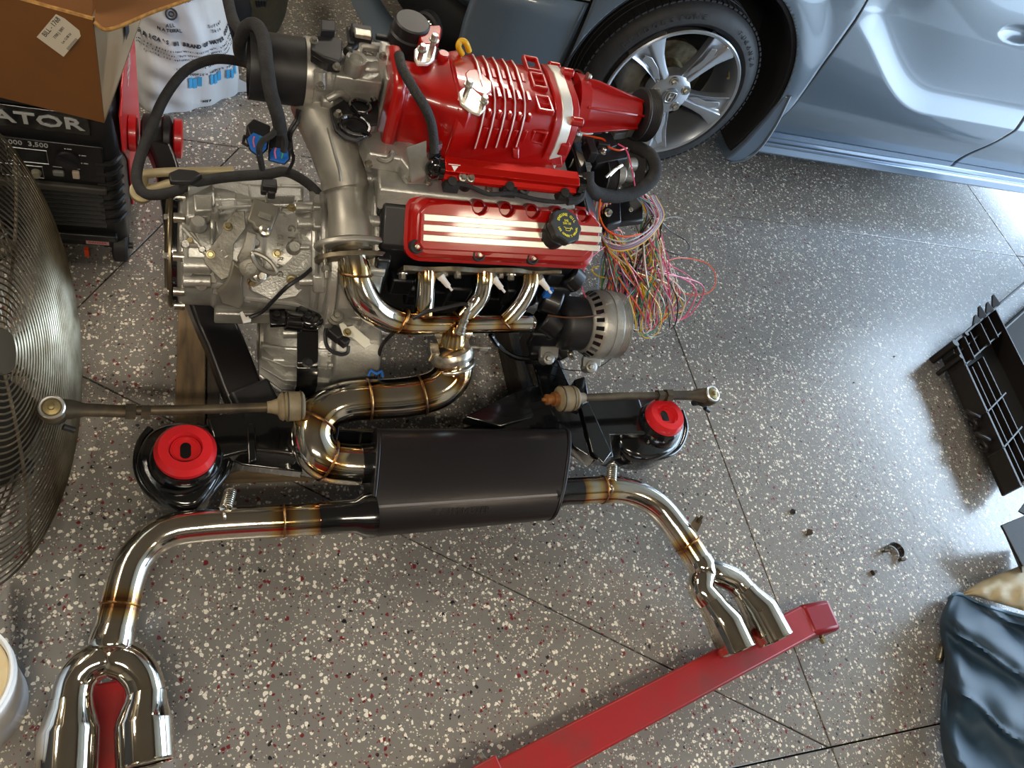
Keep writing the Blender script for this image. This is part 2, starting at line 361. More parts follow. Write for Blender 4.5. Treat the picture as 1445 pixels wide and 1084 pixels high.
sheet('front_fender', panel(1.075, 1.998, .16, 1.0, 92, 84, ARCH, lambda z: (1.075, 1.998 - .03 * sstep(.32, .2, z))), PAINT, car, ang=60)
def dedge(z): return (2.004 - .03 * sstep(.32, .2, z), 3.01 + .10 * sstep(.26, .5, z) + .06 * sstep(.5, .9, z))
sheet('front_door', panel(0, 0, .235, 1.0, 150, 160, None, dedge), PAINT, car, ang=60)
sheet('rear_door', panel(0, 0, .235, 1.0, 60, 160, None, lambda z: (dedge(z)[1] + .006, 4.1)), PAINT, car, ang=60)
sheet('rear_quarter', panel(4.106, 5.1, .235, 1.0, 20, 30), PAINT, car, ang=60)
# rocker sill
g = G(); prof = [(2.10, .235), (2.078, .232), (2.074, .215), (2.084, .205), (2.072, .197), (2.070, .165), (2.085, .150), (2.16, .150), (2.16, .235)]
g.loft([[(x, y, z) for y, z in prof] for x in (1.955, 4.3)]); obj('rocker_sill', g, mat('sill_paint', '#66798f', .25, .5, coat=1), car, bevel=.003)
obj('inner_body', G().box((3.15, 2.95, .62), (2.2, 1.6, .66)).box((1.35, 2.95, .60), (1.3, .9, .5)), GAPM, car)
g = G(); g.loft([[(.55, 2.65, .72), (.55, 3.2, .74), (.55, 3.75, .72)], [(1.2, 2.2, .90), (1.2, 3.0, .95), (1.2, 3.85, .90)], [(2.1, 2.16, 1.0), (2.1, 3.0, 1.05), (2.1, 3.85, 1.0)], [(5.1, 2.2, 1.0), (5.1, 3.0, 1.05), (5.1, 3.85, 1.0)]], caps=False, closed=False)
sheet('hood', g, PAINT, car)
g = G(); g.loft([[(x, 2.3 + dy, z) for dy, z in ((0, 1.0), (.22, 1.42), (1.1, 1.42), (1.4, 1.0))] for x in (2.3, 2.6, 4.0, 4.6)])
obj('cabin', g, mat('tinted_glass', '#11161b', .05, 0, coat=1), car, bevel=.03)
# dark arch liner
g = G(); n_ = 40
g.loft([[(HUB.x + r * math.cos(a), y, .35 + r * math.sin(a)) for a in [math.radians(-28 + 236 * i / n_) for i in range(n_ + 1)]] for r, y in ((ARCH + .001, 2.072), (ARCH - .012, 2.075), (ARCH - .008, 2.34), (.1, 2.36))], caps=False, closed=False)
sheet('arch_liner', g, mat('felt_liner', '#14161b', .95, 0, bump=.4, bs=200), car)
# mud flap
G().prism([(1.935, 2.10, .31), (1.965, 2.075, .29), (1.935, 2.05, .17), (1.88, 2.045, .115), (1.845, 2.06, .10), (1.86, 2.12, .12), (1.90, 2.14, .2)], (0, .012, .002))
obj('mud_flap', G().loft([[(x0_, y0_ + .004, z_), (x1_, y0_ - .004, z_), (x1_, y0_ + .12, z_), (x0_, y0_ + .12, z_)] for x0_, x1_, y0_, z_ in ((1.925, 1.942, 2.058, .42), (1.915, 1.962, 2.054, .31), (1.895, 1.962, 2.048, .21), (1.873, 1.935, 2.046, .145), (1.860, 1.895, 2.05, .12))]), mat('flap_paint', '#66798f', .3, .4, coat=.6), car, bevel=.005)
obj('mud_flap_trim', G().tube([(1.942, 2.058, .425), (1.963, 2.052, .31), (1.963, 2.046, .21), (1.937, 2.044, .145), (1.885, 2.05, .115)], .006, 8, k=6), PAINT, car)
# bumper cover
def bx(t): # plan curve from the arch round the corner to the nose, t 0..1
    return cr([(1.072, 2.086, 0), (.95, 2.082, 0), (.82, 2.10, 0), (.70, 2.17, 0), (.60, 2.30, 0), (.53, 2.50, 0), (.49, 2.8, 0), (.48, 3.1, 0)], 6)
bp = bx(0)
def brow(z, off, k0=0, k1=None): return [V((p[0] - off * sstep(1.0, .6, p[0]) * 1.0, p[1] - off * sstep(.8, 1.07, p[0]) * 0 - off * .4 * sstep(1.05, .8, p[0]), z)) for p in bp[k0:k1]]
rows = [brow(.15, -.03), brow(.17, .05), brow(.20, .07), brow(.23, .05), brow(.245, .0)]
sheet('bumper_lip', G().loft(rows, caps=False, closed=False), PAINT, car, ang=50)
K = 17
sheet('bumper_side', G().loft([brow(.235, -.005, 0, K), brow(.33, .006, 0, K), brow(.42, .012, 0, K), brow(.50, .008, 0, K), brow(.578, -.004, 0, K)], caps=False, closed=False), PAINT, car, ang=50)
sheet('lower_grille', G().loft([brow(.245, -.06, K - 1), brow(.34, -.09, K - 1), brow(.45, -.07, K - 1)], caps=False, closed=False), GAPM, car)
sheet('bumper_nose', G().loft([brow(.45, -.02, K - 1), brow(.50, .02, K - 1), brow(.58, .0, K - 1), brow(.72, -.05, K - 1)], caps=False, closed=False), PAINT, car, ang=50)
fg = bp[20]
fl_ = obj('fog_lamp', G().lathe((fg[0] - .01, fg[1] - .01, .34), (-.75, -.65, 0), [(0, .05), (.02, .05), (.025, .042), (.012, .03)], 24), CARD, car)
obj('lens', G().ell((fg[0] - .012, fg[1] - .012, .34), (.022, .022, .03)), CHROME, fl_)
sheet('headlamp', G().loft([brow(.60, -.004, 0, 9), brow(.63, -.01, 0, 9), brow(.655, -.018, 0, 9)], caps=False, closed=False), mat('headlamp_amber', '#b6512a', .15, 0, coat=1), car, label='amber side section of the headlamp')
sheet('headlamp_lens', G().loft([brow(.657, -.018), brow(.72, -.05), brow(.80, -.10), brow(.86, -.20)], caps=False, closed=False), mat('headlamp_glass', '#8e979c', .12, .3, coat=1), car)
obj('headlamp_edge', G().tube(brow(.588, .001, 0, 14), .0028, 6), ALU, car)
# wheel
wh = HUB + V((0, -.005, 0))
TIRE = mat('tyre_rubber', '#232427', .6, 0, col2='#2c2d30', vs=30, bump=.15, bs=100)
tire = obj('tire', G().lathe(wh + V((0, .01, 0)), (0, 1, 0), [(.19, .25), (.205, .28), (.20, .305), (.185, .322), (.15, .331), (.06, .331), (.025, .324), (.008, .308), (-.004, .285), (-.006, .268), (.003, .256), (.014, .247), (.03, .24), (.18, .24)], 96, False), TIRE, car)
g = G()
for i in range(90):
    a = 2 * PI * i / 90; d = V((math.cos(a), 0, math.sin(a))); tg = V((-d.z, 0, d.x))
    rm = Matrix((tg, V((0, 1, 0)), d)).transposed(); g.box(wh + d * .3295 + V((0, .052, 0)), (.016, .04, .006), rm); g.box(wh + d * .3295 + tg * .01 + V((0, .155, 0)), (.016, .04, .006), rm)
for yy in (.085, .11, .135): g.lathe(wh + V((0, yy, 0)), (0, 1, 0), [(-.009, .328), (-.007, .3335), (.007, .3335), (.009, .328)], 96, False)
o = obj('tread_blocks', g, TIRE, tire); o['kind'] = 'stuff'
g = G(); g.arc('BRIDGESTONE', .026, wh + V((0, .0045, 0)), (1, 0, 0), (0, 0, 1), .290, math.radians(150), math.radians(5.4), .0008)
g.arc('TURANZA', .02, wh + V((0, .0045, 0)), (1, 0, 0), (0, 0, 1), .290, math.radians(65), math.radians(5), .0008)
obj('sidewall_lettering', g, mat('lettering_rubber', '#2f3135', .5), tire)
RIM = mat('silver_alloy_paint', '#aab0b8', .3, .7, coat=.6)
rim = obj('rim', G().lathe(wh, (0, 1, 0), [(.006, .246), (-.002, .250), (-.006, .246), (-.004, .238), (.02, .228), (.05, .222), (.12, .215), (.16, .215), (.165, .22)], 80, False), RIM, car)
obj('brake_disc', G().lathe(wh + V((0, .10, 0)), (0, 1, 0), [(0, .02), (0, .145), (.02, .145), (.02, .02)], 48).lathe(wh + V((0, .07, 0)), (0, 1, 0), [(0, .05), (0, .075), (.03, .08)], 32), TARN, car)
obj('brake_caliper', G().loft([[wh + V((r * math.cos(a), y, r * math.sin(a))) for r, y in ((.09, .06), (.155, .06), (.165, .075), (.165, .14), (.09, .14))] for a in [math.radians(q) for q in range(140, 206, 8)]]), CAST2, car, bevel=.006)
obj('wheel_well_dark', G().lathe(wh + V((0, .135, 0)), (0, 1, 0), [(0, .01), (0, .212)], 40, False), GAPM, car)
for k in range(5):
    a = math.radians(67 - 72 * k); d = V((math.cos(a), 0, math.sin(a))); t_ = V((-d.z, 0, d.x))
    def s(r, q, y): return wh + d * r + t_ * q + V((0, y, 0))
    secs = []
    for r, w1, w2, yo in ((.035, .028, .028, .012), (.07, .024, .026, .010), (.12, .024, .036, .006), (.17, .030, .05, .004), (.205, .042, .064, .002), (.238, .056, .078, .0)):
        tw = -.10 * (r - .03)
        secs.append([s(r, -w1 + tw, yo + .03), s(r, -w1 + tw, yo + .002), s(r, -w1 * .6 + tw, yo - .003), s(r, w2 * .05 + tw, yo - .004), s(r, w2 * .18 + tw, yo + .006), s(r, w2 * .75 + tw, yo + .008), s(r, w2 + tw, yo - .001), s(r, w2 + tw, yo + .03)])
    sp = obj('spoke', G().loft(secs), RIM, rim, bevel=.0025)
    tw = lambda r: -.10 * (r - .03)
    e = [s(.075, .012 + tw(.075), .010), s(.13, .004 + tw(.13), .006), s(.185, .012 + tw(.185), .002), s(.21, .03 + tw(.21), .001), s(.20, .045 + tw(.2), .003), s(.15, .026 + tw(.15), .006), s(.11, .026 + tw(.11), .009)]
    obj('spoke_facet', G().prism(e, (0, -.0035, 0)), RIM, sp, bevel=.0015)
    obj('lug_nut', G().lathe(wh + V((math.cos(a + .63) * .057, .0, math.sin(a + .63) * .057)), (0, -1, 0), [(-.004, .0165), (.002, .0165), (.002, .0125), (-.001, .0115)], 18).lathe(wh + V((math.cos(a + .63) * .057, .006, math.sin(a + .63) * .057)), (0, -1, 0), [(0, .0105), (.012, .0105), (.016, .007)], 6), ZINC, rim)
obj('wheel_hub', G().lathe(wh + V((0, .03, 0)), (0, -1, 0), [(-.02, .078), (.022, .076), (.027, .066), (.03, .03), (.031, .001)], 40), RIM, rim, ang=50)
cap = obj('center_cap', G().lathe(wh, (0, -1, 0), [(0, .031), (.005, .030), (.006, .027), (.006, .001)], 32), mat('cap_grey', '#7c828a', .3, .6), rim)
oo = wh + V((0, -.0075, 0)); g = G()
g.tube([oo + V((x, 0, z)) for x, z in ((-.017, .017), (-.010, .019), (.010, .019), (.017, .017), (.019, .0), (.013, -.018), (0, -.02), (-.013, -.018), (-.019, 0))], .0017, 6, closed=True)
for sx in (-1, 1): g.tube([oo + V((sx * .0085, 0, .015)), oo + V((sx * .0075, 0, 0)), oo + V((sx * .006, 0, -.015))], .0028, 6)
g.tube([oo + V((-.0075, 0, -.001)), oo + V((.0075, 0, -.001))], .0025, 6)
obj('emblem', g, ALU, rim)
obj('valve_stem', G().cyl(wh + V((.172, .012, .122)), wh + V((.165, -.012, .116)), .004).cyl(wh + V((.165, -.012, .116)), wh + V((.163, -.018, .115)), .005), BRASS, rim)
# ---------------------------------------------------------------- engine
UP = V((0, 0, 1)); FR = V((0, -1, 0))
def px(poly, z): return [A(*p, z) if len(p) == 2 else A(*p) for p in poly]
def plate(poly, z, t, vec=None): return G().prism(px(poly, z), (vec or UP) * t)
eng = thing('engine', 'red and black supercharged car engine standing on the cradle in the middle of the floor', 'engine', (.58, 1.25, .1))
YZ = lambda x, pts: [(x, y, z) for y, z in pts]
blk = [(1.072, .535), (1.085, .47), (1.115, .41), (1.165, .34), (1.17, .19), (1.20, .15), (1.40, .15), (1.43, .22), (1.45, .42), (1.52, .50), (1.50, .61), (1.36, .61), (1.22, .61), (1.13, .60)]
obj('engine_block', G().loft([YZ(.335, blk), YZ(.79, blk)]), BLKD, eng, bevel=.008)
g = G()
for i, (xx, yy, zz, s1, s2, s3) in enumerate([(.41, 1.10, .40, .05, .04, .05), (.55, 1.10, .39, .06, .05, .05), (.68, 1.10, .39, .05, .05, .06), (.50, 1.15, .30, .10, .03, .06), (.66, 1.155, .27, .09, .03, .08), (.76, 1.11, .44, .04, .06, .08), (.345, 1.10, .42, .03, .10, .2), (.345, 1.2, .5, .03, .14, .16)]): g.box((xx, yy, zz), (s1, s2, s3))
for q in ((.45, 1.13, .37), (.60, 1.13, .37), (.73, 1.12, .37)): g.lathe(q, (0, -1, -.2), [(0, .022), (.03, .022), (.034, .016)], 16)
obj('block_casting', g, BLKD, eng, bevel=.006)
# lower intake manifold, bare aluminium
li = [(1.125, .585), (1.145, .625), (1.20, .635), (1.42, .66), (1.47, .60)]
im = obj('lower_intake', G().loft([YZ(.325, li), YZ(.76, li)]).prism(px([(505, 215), (527, 205), (560, 212), (600, 208), (606, 262), (572, 262), (560, 245), (515, 238)], .63), UP * .04), CAST, eng, bevel=.005)
gs = []
for p_, q_ in (((578, 252), 0), ((604, 258), 0), ((520, 232), 0), ((690, 268), 0), ((740, 274), 0), ((640, 266), 0)): gs.append(G().bolt(A(*p_, .645), (0, -.3, 1), .006, .008))
for i in range(3):
    q = A(*((655, 262), (735, 271), (800, 278))[i], .645); gs.append(G().lathe(q, (0, -.4, 1), [(0, .014), (.02, .013), (.022, .009), (.03, .009)], 14))
each('intake_bolt', ZINC, im, gs[:6]); each('injector', BLKP, im, gs[6:])
obj('intake_web', G().prism([A(572, 215, .70), A(600, 205, .72), A(600, 250, .66), A(580, 258, .65)], (0, 0, .012)).tube([A(527, 190, .66), A(528, 215, .66), A(545, 226, .66), A(556, 215, .67)], .008, 8, k=4), CAST, im, bevel=.002)

# supercharger case (housing, ribs, band plate, nose)
def yf(x): return 1.212 + .23 * (x - .51)
def zt(x): return .797 - .12 * (x - .51)
def sec(x, o=0, b=.62):
    y, z = yf(x), zt(x)
    pts = [(y - .004, b), (y - .002, z - .075), (y + .004, z - .045), (y + .014, z - .020), (y + .034, z - .006), (y + .06, z), (y + .13, z + .001), (y + .165, z - .006), (y + .195, z - .03), (y + .205, z - .07), (y + .205, b)]
    cy, cz = y + .1, z - .08
    if o:
        pts = [(a + o * (a - cy) / math.hypot(a - cy, c - cz), c + o * (c - cz) / math.hypot(a - cy, c - cz)) for a, c in pts]
    return YZ(x, pts)
scg = thing  # alias unused
sco = obj('supercharger_case', G().loft([sec(.455), sec(.50), sec(.705)]), RED, eng, bevel=.006, ang=50)
# inlet plenum sweeping to the throttle flange
def ring(x, y0, y1, z0, z1, c=.02, dx0=0):
    return [(x, y0, z0), (x + dx0, y0, z1 - c * 1.4), (x + dx0, y0 + c * .5, z1 - c * .5), (x + dx0, y0 + c * 1.5, z1), (x + dx0, y1 - c, z1), (x + dx0, y1, z1 - c), (x, y1, z0)]
pl = [ring(.330, 1.225, 1.36, .635, .812), ring(.352, 1.222, 1.362, .632, .812), ring(.358, 1.235, 1.345, .655, .795), ring(.39, 1.235, 1.35, .655, .79), ring(.43, 1.222, 1.372, .64, .79), ring(.462, 1.206, 1.395, .62, .798), ring(.485, yf(.485), yf(.485) + .2, .62, zt(.485) - .002)]
obj('inlet_plenum', G().loft(pl), RED, sco, bevel=.007, ang=50)
g = G(); g.prism([A(531, 205, .64), A(537, 165, .68), A(560, 162, .70), A(566, 168, .70), A(562, 214, .63), A(545, 217, .625)], (0, .02, .012)); g.prism([A(562, 196, .66), A(600, 203, .66), A(602, 212, .65), A(562, 207, .65)], (0, 0, .015))
obj('inlet_foot', g, RED, sco, bevel=.004)
obj('foot_bolt', G().bolt(A(553, 167, .715), (0, -.3, 1), .008, .01), ZINC, sco)
# front skirt and base flange
g = G(); g.prism([A(622, 226, .655), A(640, 165, .745), A(690, 178, .75), A(790, 190, .715), A(795, 235, .655)], (0, .03, 0)); g.box((.58, 1.235, .652), (.27, .09, .016)); g.prism([A(722, 205, .7), A(732, 206, .7), A(732, 222, .68), A(722, 221, .68)], (0, -.008, 0))
obj('front_skirt', g, RED, sco, bevel=.005)
g = G(); g.prism([A(595, 205, .65), A(620, 222, .65), A(622, 247, .64), A(606, 246, .64), A(596, 232, .645)], (0, 0, .025)); obj('rail_boss', g, RED, sco, bevel=.004)
for i in range(5):
    x = .512 + .0238 * i
    a, b = sec(x - .0032, .006, .70), sec(x + .0032, .006, .70); a2, b2 = sec(x - .0032, -.01, .70), sec(x + .0032, -.01, .70)
    f_ = obj('cooling_fin', G().loft([a2, b2, b, a], False, False, True), RED, sco, bevel=0, ang=50)
    t0, t1 = sec(x - .0014, .0066, .705), sec(x + .0014, .0066, .705); t2, t3 = sec(x + .0014, .005, .705), sec(x - .0014, .005, .705)
    obj('bare_edge', G().loft([t0, t1, t2, t3], False, False, True), WHITEM, f_, ang=60)
for i in range(5):
    x = .524 + .0238 * i
    for (dy, dz, ly, lz) in ((.012, -.022, .012, .018), (.05, .001, .03, .004), (.11, .001, .03, .004), (-.0005, -.06, .004, .03)): obj('case_web', G().box((x, yf(x) + dy, zt(x) + dz), (.010, ly, lz)), RED, sco, bevel=.003)
# cast block characters between the fins and the band
xx = .655
for k, (yy, zz) in enumerate(((.16, .0), (.10, .003), (.035, -.004))):
    y = yf(xx) + yy; z = zt(xx) + zz; g = G().box((xx, y - .022, z), (.036, .007, .012)).box((xx, y + .022, z), (.036, .007, .012)).box((xx - .015, y, z), (.007, .044, .012)).box((xx + .015, y, z), (.007, .05, .012))
    if k: g.box((xx, y, z), (.03, .005, .010))
    obj('raised_character', g, RED, sco, bevel=.0025)
obj('raised_character', G().box((xx, yf(xx) + .002, zt(xx) - .045), (.036, .010, .007)).box((xx - .014, yf(xx) + .001, zt(xx) - .06), (.007, .010, .035)).box((xx + .014, yf(xx) + .001, zt(xx) - .06), (.007, .010, .035)).box((xx, yf(xx) + .001, zt(xx) - .072), (.03, .010, .006)), RED, sco, bevel=.0025)
obj('end_flange', G().loft([sec(.684, .008), sec(.702, .008)]), RED, sco, bevel=.003, ang=50)
obj('band_plate', G().loft([sec(.7015, .009, .63), sec(.729, .009, .63)]), WHITEM, sco, bevel=.002, ang=50)
g = G().loft([sec(.7285, .008, .635), sec(.748, .008, .635)])
for k in (3, 6, 8): p = V(sec(.735, .012, .64)[k]); g.cyl(p - V((.012, 0, 0)), p + V((.016, 0, 0)), .010, n=14)
g.box(V(sec(.735, .004)[1]) + V((-.008, -.006, .0)), (.022, .012, .03))
np_ = obj('nose_plate', g, RED, sco, bevel=.003, ang=50)
N0 = A(812, 146, .705); N1 = A(900, 161, .70); na = (N1 - N0).normalized(); ln = (N1 - N0).length
obj('nose_cone', G().lathe(N0 - na * .02, na, [(0, .066), (.028, .064), (.032, .056), (ln * .55, .043), (ln + .01, .036), (ln + .012, .03)], 32), RED, sco, ang=50)
u_, w2_, _ = frame(na)
for k in range(6):
    a = 2 * PI * k / 6 + .5; d = u_ * math.cos(a) + w2_ * math.sin(a); tt = na.cross(d)
    obj('nose_rib', G().prism([N0 + d * .04 + tt * .003, N0 + d * .068 + tt * .003, N0 + na * .03 + d * .066 + tt * .003, N1 + d * .037 + tt * .003, N1 + d * .02 + tt * .003], tt * -.006), RED, sco, bevel=.0015)
    if k in (1, 3): obj('nose_bolt', G().bolt(N0 + d * .072 - na * .004, na, .006, .009), ZINC, sco)
g = G(); pr = [(0, .030), (.0, .056), (.004, .061)]
for i in range(7): pr += [(.006 + i * .0038, .0605), (.0079 + i * .0038, .0585)]
pr += [(.034, .061), (.037, .058), (.037, .05), (.010, .045), (.010, .001)]
obj('drive_pulley', G().lathe(N1 - na * .004, na, pr, 48), BLKP, eng, ang=25)
obj('pulley_hub', G().lathe(N1 + na * .006, na, [(0, .02), (.02, .018), (.022, .001)], 20), ZINC, eng)
# pads with studs and nuts
for poly, z, bolts in (([(584, 86), (584, 74), (590, 68), (612, 66), (615, 72), (612, 88), (603, 94), (588, 94)], .802, ((592, 84, .02), (606, 80, .036))),
                       ([(646, 134), (652, 128), (664, 128), (684, 146), (684, 158), (676, 165), (662, 160), (649, 149)], .80, ((656, 137, .026), (679, 153, .016)))):
    pd = obj('stud_pad', plate(poly, z, .008), WHITEM, sco, bevel=.002)
    obj('pad_boss', plate(poly, z - .05, .052), RED, sco, bevel=.003)
    for bx_, by_, h in bolts:
        g = G(); p = A(bx_, by_, z + .008); g.cyl(p, p + UP * h, .0052, n=10); g.bolt(p + UP * h, UP, .0068, .011)
        obj('stud', g, ZINC, pd)
g = G().lathe(A(626, 77, .80), (0, 0, 1), [(-.03, .014), (0, .012), (.004, .010), (.004, .004)], 16); obj('vacuum_boss', g, RED, sco)
obj('dipstick_loop', G().tube([A(652, 76, .80), A(647, 66, .82), A(650, 58, .83), A(657, 60, .83), A(662, 72, .81)], .006, 10, k=6), YEL, eng)
cp = A(577, 47, .78)
cn = obj('vacuum_canister', G().lathe(cp - UP * .05, (0, -.08, 1), [(0, .034), (.03, .036), (.032, .041), (.055, .041), (.058, .037), (.080, .036), (.083, .033), (.083, .001)], 32), BLKP, eng)
obj('canister_clip', G().box(cp + V((.036, -.01, .01)), (.014, .010, .012)).box(cp + V((-.05, 0, -.02)), (.03, .01, .01)), BLKP, cn, bevel=.002)
gp = A(815, 104, .76); gg = obj('gauge_sender', G().lathe(gp - V((0, 0, .02)), (0, -.5, 1), [(0, .018), (.012, .018), (.014, .020), (.018, .020), (.018, .0165), (.014, .016)], 28, False), CHROME, eng)
obj('gauge_face', G().lathe(gp - V((0, 0, .02)), (0, -.5, 1), [(.013, .0165), (.0135, .001)], 24, False).box(gp + V((0, -.006, -.006)), (.003, .003, .001)), BLK, gg)
# throttle body and air tube
T0 = A(392, 95, .715); T1 = A(436, 104, .715); ta = (V((1, .02, 0))).normalized()
tb = obj('air_tube', G().lathe(T1 - ta * .112, ta, [(0, .058), (0, .0625), (.102, .064), (.102, .058)], 44, False), BLKP, eng)
obj('clamp_ring', G().lathe(T1 - ta * .012, ta, [(0, .060), (0, .067), (.014, .067), (.014, .05)], 44), ALU, eng)
g = G().lathe(T1, ta, [(0, .055), (0, .061), (.025, .059), (.045, .05), (.10, .048), (.13, .05)], 32)
g.box(T1 + V((.145, .0, -.01)), (.022, .12, .14)).cyl(T1 + V((.02, -.055, -.015)), T1 + V((.045, -.055, -.015)), .014).box(T1 + V((.085, -.03, .02)), (.09, .05, .05))
tbo = obj('throttle_body', g, CAST, eng, bevel=.004)
def q(dx, dy, dz): return T1 + V((dx, dy, dz))
obj('bypass_port', G().lathe(A(503, 84, .79), (0, -.15, 1), [(-.07, .020), (0, .0205), (.004, .019), (.002, .0135), (-.01, .012), (-.01, .001)], 24), CAST, tbo)
g = G(); g.tube([A(505, 98, .75), A(520, 98, .755), A(537, 98, .755)], .014, 14); g.tube([A(505, 75, .78), A(510, 65, .79), A(525, 66, .79), A(540, 68, .785)], .009, 10, k=5); g.tube([A(452, 100, .775), A(452, 124, .745)], .012, 12); g.tube([A(462, 140, .72), A(480, 132, .73), A(492, 140, .71)], .007, 10, k=4)
g.prism([A(536, 62, .80), A(548, 63, .80), A(552, 80, .79), A(548, 150, .70), A(538, 150, .70), (A(534, 80, .79))], (.012, 0, 0))
obj('port_casting', g, CAST, tbo, bevel=.002)
ms = obj('airflow_sensor', plate([(438, 63), (440, 58), (472, 61), (482, 65), (481, 92), (477, 96), (455, 89), (438, 78)], .795, .014), BLKP, tbo, bevel=.003)
obj('sensor_socket', plate([(451, 42), (470, 44), (471, 58), (451, 57)], .80, .022), BLKP, ms, bevel=.002)
obj('sensor_cover_step', plate([(438, 78), (455, 89), (480, 96), (479, 103), (462, 102), (438, 88)], .775, .018), BLKP, ms, bevel=.002)
gs = []
for a, b, z in ((475, 95, .80), (443, 58, .81), (543, 116, .74), (452, 122, .765), (540, 80, .79)): gs.append(G().bolt(A(a, b, z), (0, -.3, 1), .0055, .008))
each('throttle_bolt', ZINC, tbo, gs)
g = G(); g.box(A(509, 52, .80), (.04, .03, .035)).cyl(A(503, 55, .79), A(522, 58, .79), .018).box(A(494, 52, .80), (.012, .05, .012)).cyl(A(490, 75, .79), A(502, 62, .79), .010)
obj('idle_valve', g, BLKP, tbo, bevel=.003)
obj('valve_cap', G().box(A(512, 48, .825), (.03, .02, .008)), ZINC, tbo, bevel=.001)
# black throttle cam and cable bracket
cam_ = plate([(484, 116), (494, 113), (516, 124), (531, 142), (534, 160), (532, 178), (520, 180), (517, 194), (502, 203), (486, 199), (473, 187), (468, 172), (465, 156), (488, 142), (495, 133), (484, 126)], .70, .006)
tc_ = obj('throttle_cam_plate', cam_, BLKP, eng, bevel=.0015)
g = G(); g.tube([A(485, 118, .72), A(500, 117, .72), A(518, 128, .72), A(530, 145, .72)], .006, 8, k=4); g.tube([A(490, 178, .72), A(500, 184, .72), A(515, 186, .72), A(522, 192, .72)], .004, 8, k=4); g.tube([A(496, 150, .722), A(507, 164, .722)], .004, 8); g.torus(A(508, 150, .72), UP, .02, .004, 20, 6); g.torus(A(500, 178, .715), UP, .028, .004, 24, 6)
obj('cam_spring', g, BLK, tc_)
obj('cam_bolt', G().bolt(A(477, 162, .706), UP, .006, .008), ZINC, tc_)
# fuel rail
r0, r1 = A(624, 239, .685), A(811, 260, .685); ra = (r1 - r0).normalized(); n1 = V((0, -.55, .83)); n2 = n1.cross(ra)
sec8 = [(a * 1.35, b * 1.45) for a, b in [(.017, .004), (.017, -.006), (.009, -.008), (.006, -.015), (.002, -.011), (-.002, -.016), (-.006, -.011), (-.010, -.015), (-.015, -.008), (-.016, .008), (-.008, .016), (.010, .016)]]
fr = obj('fuel_rail', G().loft([[p + n1 * a + n2 * b for a, b in sec8] for p in (r0, r1)]), REDA, eng, bevel=.001, ang=25)
for i, (p, d) in enumerate(((r0, -1), (r1, 1))):
    obj('rail_end', G().lathe(p + ra * d * -.002, ra * d, [(0, .018), (.003, .023), (.012, .023), (.014, .018), (.022, .018), (.026, .010)], 20), BLK, fr)
el = A(613, 238, .685)
obj('hose_elbow', G().ell(el, (.019, .017, .024)).lathe(A(613, 219, .70), (0, .25, 1), [(-.008, .014), (.006, .014), (.006, .011), (.028, .011)], 6), BLK, fr)
obj('hose_ferrule', G().cyl(A(612, 206, .715), A(612, 193, .73), .0085, .0035), ZINC, fr)
obj('braided_hose', G().tube([A(563, 78, .815), A(568, 97, .825), A(583, 124, .815), A(599, 150, .80), A(608, 172, .77), A(612, 196, .735), A(613, 215, .71)], .0095, 12, k=8), mat('braid', '#19191a', .6, 0, bump=1, bs=500, col2='#2b2b2c', vs=300), eng)
g = G(); g.bolt(A(653, 250, .69), (0, -.6, .8), .006, .008).bolt(A(664, 251, .69), (0, -.6, .8), .006, .008); g.box(A(658, 253, .682), (.03, .012, .006)); obj('rail_bracket', g, ZINC, fr)
obj('rail_emblem', G().prism([r0 + ra * .012 + n1 * .0232 + n2 * .003, r0 + ra * .026 + n1 * .0232 + n2 * .003, r0 + ra * .018 + n1 * .0232 + n2 * -.008], n1 * .0006).prism([r0 + ra * .006 + n1 * .0232 + n2 * .006, r0 + ra * .03 + n1 * .0232 + n2 * .006, r0 + ra * .03 + n1 * .0232 + n2 * .0045, r0 + ra * .006 + n1 * .0232 + n2 * .0045], n1 * .0006), WHT, fr)
g = G()
for i, (a, b) in enumerate(((636, 261), (717, 268), (795, 277))): g.box(A(a, b, .665), (.030, .022, .022)).cyl(A(a, b, .66), A(a + 3, b - 6, .685), .009)
g.tube([A(640, 259, .675), A(660, 262, .675), A(690, 274, .668), A(720, 273, .668), A(760, 282, .66), A(795, 285, .66), (A(815, 277, .665)), A(820, 262, .67)], .0045, 8, k=6); g.tube([A(800, 284, .665), A(818, 280, .668), A(822, 262, .675)], .009, 8, k=5)
ij = obj('injector_harness', g, FOAM, eng)
# valve cover
VO = (A(580, 277, .62) + A(845, 299, .62) + A(570, 365, .53) + A(832, 373, .53)) / 4
vu = (A(845, 299, .62) - A(580, 277, .62)).normalized(); vv = ((A(580, 277, .62) - A(570, 365, .53))).normalized(); vn = vu.cross(vv).normalized(); vv = vn.cross(vu)
Lv = lambda u, v, n: VO + vu * u + vv * v + vn * n
W_, H_ = .220, .068
def rrect(w, h, r, n, k=5, x0=0):
    o = []
    for cx_, cy_, a0 in ((w - r, -h + r, -90), (w - r, h - r, 0), (-w + r, h - r, 90), (-w + r, -h + r, 180)):
        for i in range(k + 1): a = math.radians(a0 + 90 * i / k); o.append(Lv(cx_ + r * math.cos(a) + x0, cy_ + r * math.sin(a), n))
    return o
vcv = obj('valve_cover', G().loft([rrect(W_, H_, .035, -.022), rrect(W_, H_, .035, -.006), rrect(W_ - .006, H_ - .006, .032, -.003), rrect(W_ - .010, H_ - .010, .03, .014), rrect(W_ - .018, H_ - .018, .028, .022)]), RED, eng, ang=32)
top = [(-W_ + .022, -.030)]
pts = [(-W_ + .03, -.042), (W_ - .05, -.040), (W_ - .012, -.010), (W_ - .012, .035)]
notch = [.165, .105, .045, -.015, -.075]
ol = list(pts)
